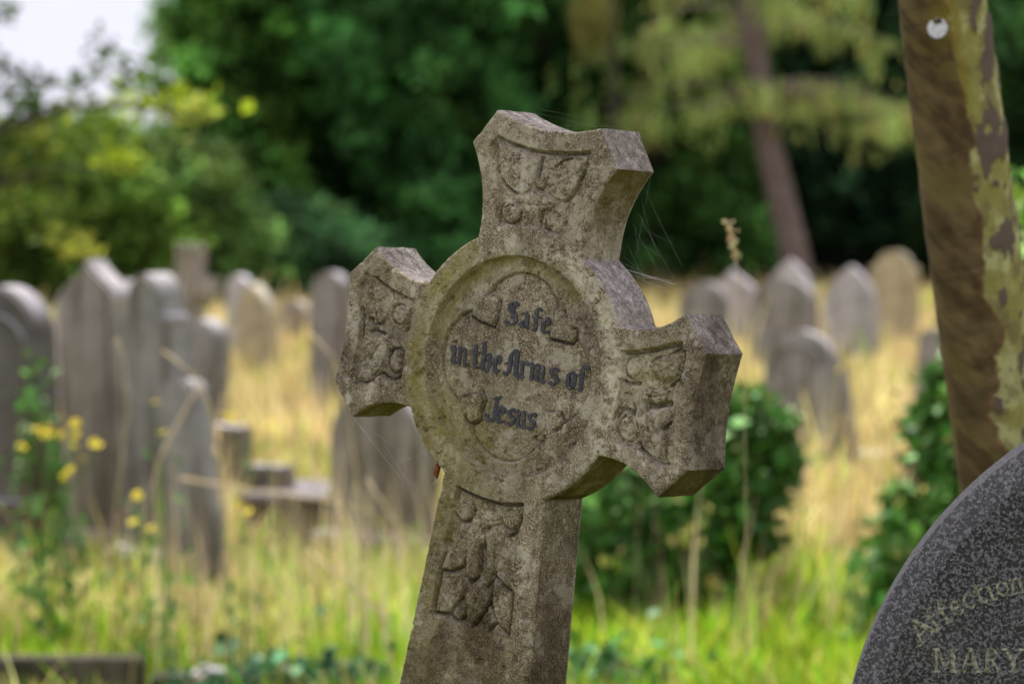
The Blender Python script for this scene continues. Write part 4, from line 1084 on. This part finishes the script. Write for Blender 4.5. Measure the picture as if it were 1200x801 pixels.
    # round white tag nailed on
    tz = zz(37, D); px_ = 1090; rr0 = float(np.interp(37, pys, rpx)) / 3600 * D; cxx = gx(float(np.interp(37, pys, pxs)), D)
    dx = gx(px_, D) - cxx; yv = D - math.sqrt(max(rr0 ** 2 - dx ** 2, 0)) - .0035
    tg = empty('tree_tag', (gx(px_, D), yv, tz), 0, 'small round white disc nailed to the peeling tree trunk', 'tag')
    tg.rotation_euler = (0, 0, math.asin(dx / rr0))
    bm = bmesh.new(); bmesh.ops.create_cone(bm, cap_ends=True, segments=40, radius1=.0150, radius2=.0150, depth=.0016, matrix=Matrix.Rotation(R(90), 4, 'X'))
    bmesh.ops.bevel(bm, geom=[e for e in bm.edges if len(e.link_faces) == 2 and e.calc_face_angle(0) > 1], offset=.0004, segments=2, affect='EDGES')
    bm_obj('disc', bm, flat_mat('white_enamel', (.62, .61, .64), .5, .4, .30, 220, .0002), tg, True, 40)
    bm = bmesh.new(); bmesh.ops.create_uvsphere(bm, u_segments=16, v_segments=10, radius=.0042, matrix=Matrix.Translation((.0026, -.0022, .0105)) @ Matrix.Diagonal((1, .55, 1, 1)))
    bm_obj('nail', bm, flat_mat('rusty_nail', (.03, .022, .018), .7, .3, .3, 400, 0), tg, True)
    # numerals stamped faintly on the disc (unreadable shallow marks)
near_tree()

# ------------------------------------------------------------------ ivy
def ivy_mass(name, label, D, outline_px, depth, n, leafs, colr, cat='ivy', base_obj=True):
    """leaves on a lumpy body whose front outline is given in photo pixels at depth D"""
    poly = np.array([(gx(x, D), zz(y, D)) for x, y in outline_px]); c0 = poly.mean(0)
    g = empty(name, (c0[0], D, 0), 0, label, cat)
    pts = []
    lo, hi = poly.min(0), poly.max(0)
    while len(pts) < n:
        x = rng.uniform(lo[0], hi[0], 4000); z = rng.uniform(lo[1], hi[1], 4000); ins = inside(x, z, poly); x, z = x[ins], z[ins]
        d = seg_dist(x, z, poly)
        half = depth * np.sqrt(np.clip(d / (.45 * (hi[0] - lo[0])), 0, 1)) * (.8 + .4 * fbm(x * 6, z * 6, 4))
        s = rng.choice([-1, -1, -1, 1], len(x)); lump = fbm(x * 7 + 3, z * 7, 9, 3) - .5; y = s * (half + .25 * lump) + rng.normal(size=len(x)) * .03
        x = x + rng.normal(size=len(x)) * .03 + .10 * (fbm(z * 5, z * 0 + D, 3, 2) - .5); z = z + rng.normal(size=len(x)) * .03
        pts += list(zip(x - c0[0], y, z))
    C = np.array(pts[:n]); st_ = rng.random(n) < .16; C[st_] += rng.normal(size=(st_.sum(), 3)) * .055; C = C[(C[:, 2] > .01) & (fbm(C[:, 0] * 9 + 5, C[:, 2] * 9, 12, 3) > .36)]
    col_ = jitter(colr, len(C), .42, .10); y_ = rng.random(len(C)) < .05; col_[y_] = np.array((.20, .22, .07))
    leaf_mesh('leaves', C, leafs * (.45 + .95 * rng.random(len(C))), M_IVY, g, col_, .95, .9, 1.0, .05)
    parts = []
    for k in range(26):
        x0, z0 = rng.uniform(lo[0], hi[0]) - c0[0], .0
        P = [(x0, rng.normal() * depth * .3, 0)]
        for q in range(5): P.append((P[-1][0] + rng.normal() * .04, P[-1][1] + rng.normal() * .03, P[-1][2] + (hi[1]) / 6.5))
        P = [p for p in P if inside(np.array([p[0] + c0[0]]), np.array([max(p[2], lo[1] + .02)]), poly)[0]]
        if len(P) > 1: parts.append(tube(P, .006, 5))
    if parts:
        V, Fc = join(parts); mesh_obj('stems', [tuple(v) for v in V], Fc, M_TWIG, g)
    return g
IV = (.078, .185, .034)
ivy_mass('ivy_bush', 'dark glossy ivy smothering a low grave below the right arm of the carved cross', 11.2, [(668, 700), (670, 610), (690, 560), (740, 540), (800, 500), (850, 462), (885, 462), (912, 490), (925, 540), (922, 590), (905, 640), (880, 665), (840, 690), (800, 715)], .32, 3600, .060, IV)
ivy_mass('ivy_bush', 'ivy bank rising behind the near tree trunk beside the granite headstone', 10.5, [(1000, 760), (1012, 700), (1028, 650), (1045, 600), (1060, 560), (1072, 510), (1078, 470), (1092, 430), (1110, 408), (1135, 405), (1165, 430), (1215, 470), (1240, 640), (1240, 800)], .36, 4800, .058, (.082, .195, .032))
# ivy and ragwort climbing on the far-left stone
ivy_mass('ivy_plant', 'thin ivy climbing the dark round-topped stone at the left edge', 12.2, [(28, 640), (24, 580), (34, 520), (30, 440), (34, 405), (40, 440), (44, 490), (62, 520), (72, 560), (56, 600), (52, 640)], .10, 330, .045, (.09, .22, .04))
# low leaves at the bottom edge
ivy_mass('ground_ivy', 'low patch of blue-green ivy leaves at the bottom edge left of the cross shaft', 9.2, [(190, 860), (200, 800), (250, 784), (300, 772), (360, 775), (430, 788), (470, 800), (480, 860)], .30, 900, .05, (.05, .15, .06))
ivy_mass('ground_ivy', 'low leafy weeds between the cross shaft and the granite headstone', 9.4, [(672, 840), (674, 770), (700, 755), (740, 780), (800, 800), (860, 840)], .3, 420, .05, (.07, .19, .05))
# bright sapling at the right edge behind the trunk
ivy_mass('sapling', 'bright green sapling leaves showing at the right edge behind the tree trunk', 9.0, [(1185, 600), (1183, 380), (1190, 280), (1182, 235), (1195, 215), (1225, 240), (1240, 330), (1240, 600)], .15, 420, .06, (.15, .30, .03), 'sapling')

# ------------------------------------------------------------------ ground and grass
def ground():
    xs = np.concatenate([np.linspace(-160, -14, 14), np.linspace(-13, 13, 105), np.linspace(14, 160, 14)]); ys = np.concatenate([np.linspace(-60, 0, 8), np.linspace(.5, 60, 180), np.linspace(62, 260, 16)])
    X, Y = np.meshgrid(xs, ys); Z = -.02 + .035 * (fbm(X * .8 + 30, Y * .8 + 80, 2, 3) - .5); m, n = X.shape
    V = np.stack([X, Y, Z], -1).reshape(-1, 3); i = np.arange(m - 1)[:, None] * n; j = np.arange(n - 1)[None]
    Fq = np.stack([i + j, i + j + 1, i + n + j + 1, i + n + j], -1).reshape(-1, 4)
    mt, nt, b = newmat('earth_and_thatch', .95, .05); co = objco(nt)
    a = noise_node(nt, co, 1.4, 5, .6); f = noise_node(nt, co, 22, 5, .7)
    c = ramp(nt, f, [(.35, (.07, .06, .03)), (.5, (.16, .15, .06)), (.66, (.30, .25, .11))])
    c = mix(nt, ramp(nt, a, [(.4, g3(0)), (.6, g3(.6))]), c, (.10, .15, .035)); nt.links.new(c, b.inputs['Base Color']); bump(nt, b, f, .05, .8)
    tag(mesh_obj('ground', V, Fq, mt, None, True), kind='structure')
ground()

# places the grass keeps clear of, or keeps low
def grass():
    n = 330000
    # more blades near, broader far
    u = rng.random(n); y = 2.2 + (56 - 2.2) * u ** 1.35
    hw = .172 * y + 1.3; x = rng.uniform(-1, 1, n) * hw
    pxs = 600 + x / y * 3600
    t1 = fbm(x * .55 + 60, y * .30 + 60, 8, 3); t2 = fbm(x * 2.2 + 20, y * 1.4 + 20, 18, 3); t3 = rng.random(n)
    # dryness: straw in the middle distance, greener close by and to the lower right
    dry = np.interp(y, [8, 10, 11.5, 13.5, 17, 24, 45, 56], [.20, .30, .42, .60, .72, .80, .78, .7])
    dry += 1.5 * (t1 - .5) + .7 * (t2 - .5)
    dry -= .28 * smooth(700, 900, pxs) * (y < 12.5)
    dry += .28 * np.exp(-((y - 11.3) / .8) ** 2) * smooth(420, 200, pxs)
    dry = np.clip(dry, .04, .97); isdry = t3 < dry
    gcol = jitter((.19, .39, .018), n, .38, .08); gcol2 = jitter((.42, .49, .045), n, .34, .07); pick = rng.random(n) < .45; gcol[pick] = gcol2[pick]
    scol = jitter((.70, .53, .25), n, .32, .05); sc2 = jitter((.50, .35, .20), n, .3, .06); pick = rng.random(n) < .3; scol[pick] = sc2[pick]; sc3 = jitter((.68, .56, .18), n, .28, .05); pick = rng.random(n) < .30; scol[pick] = sc3[pick]
    colr = np.where(isdry[:, None], scol, gcol)
    t4 = fbm(x * 5 + 7, y * 2.2 + 9, 28, 3); colr = np.clip(colr * (.45 + 1.1 * t4)[:, None] ** 1.25, 0, .9)
    h = (.09 + .15 * rng.random(n)) * (.35 + 1.35 * t2); h = np.where(isdry, h * 1.25, h)
    tall = rng.random(n) < np.interp(y, [9, 12, 20, 50], [.015, .05, .06, .05]); h = np.where(tall, h * rng.uniform(1.4, 2.1, n), h)
    h *= np.interp(y, [2, 8.5, 9.3, 10.2, 12], [1.6, 1.0, .55, .7, 1.0])
    # kerb strip stays open in front
    tk = rng.random(n) < .010; tk &= (y > 9.6)
    y = np.where(tk & (rng.random(n) < .07), rng.uniform(9.9, 13.2, n), y); x = np.where(tk & (y < 13.3), rng.uniform(-.118, -.015, n) * y, x)
    x = np.where(tk & (y < 13.3) & (rng.random(n) < .35), rng.uniform(.02, .17, n) * y, x); pxs = 600 + x / y * 3600
    h = np.where(tk, rng.uniform(.30, .72, n) * (.6 + .8 * t1), h); colr = np.where(tk[:, None], jitter((.66, .52, .32), n, .2, .05), colr)
    kbm = (y > 8.6) & (y < 9.46) & (pxs < 230); h = np.where(kbm, h * .28, h)
    w = (.0022 + .00042 * y) * rng.uniform(.6, 1.4, n); w = np.where(tk, w * .40, w * .85)
    az = rng.random(n) * 2 * math.pi; ld = rng.uniform(.05, .7, n) * h * np.where(tk, .35, 1); laz = rng.random(n) * 2 * math.pi
    sx, sy = np.cos(az) * w, np.sin(az) * w; lx, ly = np.cos(laz) * ld, np.sin(laz) * ld
    z0 = np.full(n, -.03)
    B = np.stack([x, y, z0], 1); Sd = np.stack([sx, sy, 0 * sx], 1); Md = np.stack([x + lx * .35, y + ly * .35, z0 + h * .62], 1); Tp = np.stack([x + lx, y + ly, z0 + h * .98], 1)
    V = np.stack([B - Sd, B + Sd, Md + Sd * .8, Tp + Sd * .12, Tp - Sd * .12, Md - Sd * .8], 1).reshape(-1, 3)
    k = np.arange(n)[:, None] * 6; Fq = np.concatenate([k + np.array([[0, 1, 2, 5]]), k + np.array([[5, 2, 3, 4]])])
    o = mesh_obj('grass', V, Fq, M_GRASS, None, False, np.repeat(colr, 6, 0)); tag(o, 'long mixed grass, green in front and straw coloured farther back', 'grass', kind='stuff')
grass()

# ------------------------------------------------------------------ dry stalks
def stalk(pts, r, label, head=None, group='tall dry grass stalks'):
    p0 = Vector(pts[0]); g = empty('dry_stalk', p0, 0, label, 'grass stalk', group)
    P = [Vector(p) - p0 for p in pts]; n = len(P); Vt, Ft = tube(P, list(np.linspace(r, r * .6, n)), 6); mesh_obj('stem', [tuple(v) for v in Vt], Ft, M_STRAW, g)
    if head:
        C = []; e = P[-1]; d_ = (P[-1] - P[-2]).normalized()
        for k in range(60): C.append(e + d_ * rng.uniform(-.02, head) + Vector(rng.normal(size=3)) * head * .10)
        leaf_mesh('seed_head', np.array([tuple(c) for c in C]), .012, M_GRASS, g, jitter((.62, .50, .30), len(C), .15), .4)
def sp(L, D): return [at(x, y, D) for x, y in L]
stalk([Vector((gx(872, 5.6), 5.6, 0))] + sp([(874, 600), (872, 400), (866, 320), (860, 292)], 5.6), .0010, 'dry grass stalk with a pale seed head standing over the right-hand headstones', .05)
stalk(sp([(450, 735), (445, 716), (405, 680), (362, 646)], 8.6)[0:1] + sp([(445, 716), (405, 680), (362, 646)], 8.6), .006, 'thick fallen straw lying diagonally left of the cross shaft')
stalk([Vector((gx(268, 9), 9, 0))] + sp([(262, 560), (244, 470), (226, 438), (190, 410)], 9.0), .005, 'arching pale straw before the tall pair of headstones')
stalk([Vector((gx(150, 9.4), 9.4, 0))] + sp([(170, 600), (190, 530), (222, 470), (236, 452)], 9.4), .004, 'thin pale straw rising before the tall pair to meet the arching one')
stalk([Vector((gx(420, 9.4), 9.4, 0))] + sp([(425, 620), (408, 480), (392, 420), (362, 388)], 9.4), .004, 'bent straw beneath the left arm of the carved cross')
stalk([Vector((gx(520, 9), 9, 0))] + sp([(505, 700), (480, 640), (455, 600), (430, 560)], 9.), .0045, 'pinkish straw leaning left just beside the cross shaft')
stalk([Vector((gx(880, 10.5), 10.5, 0))] + sp([(900, 690), (930, 600), (945, 545)], 10.5), .004, 'dry stalk rising over the ivy-covered grave at the right')
stalk(sp([(210, 560), (300, 575), (380, 585), (440, 600)], 11.0), .006, 'long grey stick lying across the low ledger tomb')
stalk([Vector((gx(132, 9.8), 9.8, 0))] + sp([(135, 600), (150, 480), (146, 420), (136, 395)], 9.8), .0035, 'upright thin straw before the brown ogee headstone')
# ------------------------------------------------------------------ ragwort flowers
def ragwort(label, D, base_px, heads, leafy=0):
    g = empty('ragwort_plant', (gx(base_px, D), D, 0), 0, label, 'wildflower', 'yellow ragwort among the graves')
    o = Vector((gx(base_px, D), D, 0)); parts = []; jx = Vector((0, 0, .0))
    my = min(h[1] for h in heads); fork = Vector((rng.normal() * .01, 0, zz(max(h[1] for h in heads) + 40, D)))
    parts.append(tube([Vector((0, 0, -.02)), fork * .5 + Vector((.01, 0, 0)), fork], [.005, .0045, .0035], 6))
    for hx, hy in heads:
        p = at(hx, hy, D) - o; p.y = rng.normal() * .06
        parts.append(tube([fork, (fork + p) / 2 + Vector((p.x * .2, 0, -.01)), p], .0018, 5))
        pv = []; pf = []; pc = []; k = 13; r = rng.uniform(.014, .019); tl = Vector((rng.normal() * .4, -.5 + rng.normal() * .4, .8)).normalized(); rot = tl.to_track_quat('Z', 'Y')
        for q in range(k):
            a = 2 * math.pi * q / k; w = .17
            ring_ = [(r * .25, a - w), (r, a - w * .8), (r * 1.05, a), (r, a + w * .8), (r * .25, a + w)]
            o_ = len(pv); pv += [tuple(p + rot @ Vector((rr_ * math.cos(t), rr_ * math.sin(t), .001 * (q % 2)))) for rr_, t in ring_]; pf.append((o_, o_ + 1, o_ + 2, o_ + 3, o_ + 4))
            pc += [(.90, .72, .015)] * 5
        o_ = len(pv)
        for q in range(8): a = 2 * math.pi * q / 8; pv.append(tuple(p + rot @ Vector((.006 * math.cos(a), .006 * math.sin(a), .002)))); pc.append((.62, .38, .01))
        pv.append(tuple(p + rot @ Vector((0, 0, .006)))); pc.append((.62, .38, .01))
        for q in range(8): pf.append((o_ + q, o_ + (q + 1) % 8, o_ + 8))
        mesh_obj('flower', pv, pf, M_FLOWER, g, False, np.array(pc))
    V, Fc = join(parts); mesh_obj('stem', [tuple(v) for v in V], Fc, flat_mat('ragwort_stem', (.10, .17, .04), .7, .2, .2, 40, 0), g)
    if leafy:
        C = np.stack([rng.normal(size=leafy) * .06, rng.normal(size=leafy) * .06, rng.uniform(.05, fork.z + .05, leafy)], 1)
        leaf_mesh('leaves', C, .05 + .03 * rng.random(leafy), M_LEAF, g, jitter((.10, .20, .05), leafy), .4, 1.0)
ragwort('tall leafy ragwort with a cluster of yellow flowers before the left-edge headstone', 10.4, 62, [(25, 523), (43, 502), (59, 498), (52, 512), (50, 509), (76, 507), (88, 495), (93, 507), (84, 498), (89, 520), (115, 521), (112, 517), (100, 535), (85, 548), (76, 558)], 170)
ragwort('ragwort with two yellow heads high before the shouldered grey headstone', 9.8, 192, [(184, 470), (194, 504)], 20)
ragwort('ragwort with three low yellow heads at the foot of the tall pair', 9.9, 168, [(158, 583), (160, 579), (158, 609), (172, 622)], 24)
ragwort('ragwort with two yellow heads in the straw right of the tall pair', 13.5, 292, [(264, 489), (273, 490), (319, 496)], 10)
ragwort('ragwort with two deep yellow heads beside the low ledger tomb', 9.8, 284, [(279, 591), (289, 601)], 20)
ragwort('ragwort with scattered yellow heads before the low dark-faced round headstone', 13.5, 930, [(908, 478), (984, 432), (905, 500)], 10)

# ------------------------------------------------------------------ cobwebs, dead leaf
m, nt, b = newmat('spider_silk', .4, .5); b.inputs['Base Color'].default_value = (.75, .75, .74, 1); M_SILK = m
b.inputs['Alpha'].default_value = .20
def web(label, lines_):
    p0 = lines_[0][0][0]; g = None; parts = []
    o = Vector(p0)
    for L, r in lines_: parts.append(tube([Vector(p) - o for p in L], r, 5))
    V, Fc = join(parts); w = mesh_obj('cobweb', [tuple(v) for v in V], Fc, M_SILK, None); w.location = o
    tag(w, label, 'cobweb', 'cobwebs on the carved cross')
def WL(L, D=3.42): return [at(x, y, D + (.0 if isinstance(D, float) else 0)) for x, y in L]
def sagl(a, b, s=2, n=7):
    return [(a[0] + (b[0] - a[0]) * t, a[1] + (b[1] - a[1]) * t + s * 4 * t * (1 - t)) for t in np.linspace(0, 1, n)]
L1 = []
for a, b_, r in (((727, 313), (792, 333), .00045), ((728, 314), (790, 334), .0003), ((735, 318), (782, 338), .0003), ((745, 322), (770, 324), .00035), ((752, 321), (790, 330), .0003),
                 ((726, 305), (800, 342), .00014), ((748, 250), (792, 330), .00012), ((752, 236), (770, 300), .0001), ((740, 260), (786, 345), .0001), ((756, 222), (800, 312), .0001), ((735, 285), (775, 365), .0001), ((744, 268), (760, 352), .0001), ((762, 208), (745, 300), .0001), ((738, 330), (785, 352), .00012), ((748, 262), (790, 285), .00009), ((746, 280), (784, 305), .00009), ((730, 300), (765, 330), .00012)):
    L1.append((WL(sagl(a, b_, rng.uniform(-1, 3)), 3.44 + rng.uniform(-.01, .01)), r * .75))
web('white cobweb strands strung beside the right of the cross top', L1)
L2 = []
for a, b_, r in (((414, 489), (470, 560), .00022), ((414, 489), (500, 585), .0001), ((430, 500), (512, 560), .0001), ((450, 520), (505, 600), .00012), ((470, 488), (512, 548), .0001), ((480, 500), (470, 590), .00009), ((498, 545), (478, 615), .00009), ((488, 520), (512, 545), .0001), ((455, 545), (500, 530), .00009), ((462, 565), (506, 560), .00009), ((470, 585), (503, 580), .00009)):
    L2.append((WL(sagl(a, b_, rng.uniform(-1, 4)), 3.52 + rng.uniform(-.01, .01)), r))
web('fine cobweb between the left arm and the shaft of the carved cross', L2)
L3 = []
for a, b_ in (((655, 150), (700, 146)), ((612, 131), (690, 148)), ((630, 128), (704, 145)), ((672, 151), (730, 149))):
    L3.append((WL(sagl(a, b_, -2), 3.40), .00006))
web('hair-thin cobweb threads over the top end of the carved cross', L3)
# curled dead leaf hanging on the cross's left edge
pl = at(512, 551, 3.53)
dl = empty('dead_leaf', pl, 0, 'tiny curled red-brown dead leaf caught on the left edge of the carved cross', 'leaf')
Vd = []; Fd = []
nU, nV = 9, 7
for i in range(nU):
    s = i / (nU - 1); wd = .0042 * math.sin(math.pi * (s * .9 + .08)) ** .8
    for j in range(nV):
        t = (j / (nV - 1) - .5) * 2; Vd.append((wd * math.sin(t * 1.9) + .0008 * math.sin(s * 7), -wd * math.cos(t * 1.9) * .8, .0085 - s * .018 + .0006 * math.sin(t * 9)))
for i in range(nU - 1):
    for j in range(nV - 1): Fd.append((i * nV + j, i * nV + j + 1, (i + 1) * nV + j + 1, (i + 1) * nV + j))
mesh_obj('blade', Vd, Fd, flat_mat('dead_leaf', (.20, .055, .018), .6, .3, .5, 500, .0004), dl)
Vt, Ft = tube([(0, 0, -.009), (-.002, 0, -.013), (-.005, 0, -.0165)], .0004, 5); mesh_obj('stalk', [tuple(v) for v in Vt], Ft, M_STRAW, dl)

# ------------------------------------------------------------------ light, sky, camera
W = bpy.data.worlds.new('World'); S.world = W; W.use_nodes = True; nt = W.node_tree
bg = nt.nodes['Background']; bg.inputs['Strength'].default_value = .07
SUN_EL, SUN_AZ = 64, 325       # azimuth measured clockwise from +Y
sky = nt.nodes.new('ShaderNodeTexSky'); sky.sky_type = 'NISHITA'; sky.sun_disc = False; sky.sun_elevation = R(SUN_EL); sky.sun_rotation = R(SUN_AZ); sky.dust_density = 2
tc = nt.nodes.new('ShaderNodeTexCoord')
nz = nt.nodes.new('ShaderNodeTexNoise'); nz.inputs['Scale'].default_value = 2.2; nz.inputs['Detail'].default_value = 5; nt.links.new(tc.outputs['Generated'], nz.inputs['Vector'])
cl = ramp(nt, nz.outputs['Fac'], [(.35, (5.0, 5.0, 5.9)), (.65, (7.6, 7.6, 8.4))])
mx = mix(nt, .88, sky.outputs[0], cl); nt.links.new(mx, bg.inputs['Color'])
sl = bpy.data.lights.new('sun', 'SUN'); sl.energy = 3.4; sl.angle = R(16); sl.color = (1, .96, .90)
so = bpy.data.objects.new('sun', sl); COL.objects.link(so)
az = R(SUN_AZ); d = Vector((math.sin(az) * math.cos(R(SUN_EL)), math.cos(az) * math.cos(R(SUN_EL)), math.sin(R(SUN_EL))))
so.rotation_euler = (-d).to_track_quat('-Z', 'Y').to_euler(); so.location = (0, -5, 20)

cd = bpy.data.cameras.new('camera'); cam = bpy.data.objects.new('camera', cd); COL.objects.link(cam); S.camera = cam
cam.location = C0; cam.rotation_euler = (math.pi / 2 - PITCH, 0, 0)
cd.sensor_width = 36; cd.lens = 108; cd.clip_start = .1; cd.clip_end = 600
cd.dof.use_dof = True; cd.dof.focus_distance = 3.39; cd.dof.aperture_fstop = 5.5; cd.dof.aperture_blades = 0

S.view_settings.view_transform = 'Standard'; S.view_settings.look = 'None'; S.view_settings.gamma = 1; S.view_settings.exposure = 1.35
S.render.engine = 'CYCLES'; S.cycles.use_denoising = True; S.cycles.max_bounces = 6; S.cycles.diffuse_bounces = 3; S.cycles.transparent_max_bounces = 12
try: S.cycles.denoiser = 'OPENIMAGEDENOISE'
except Exception: pass
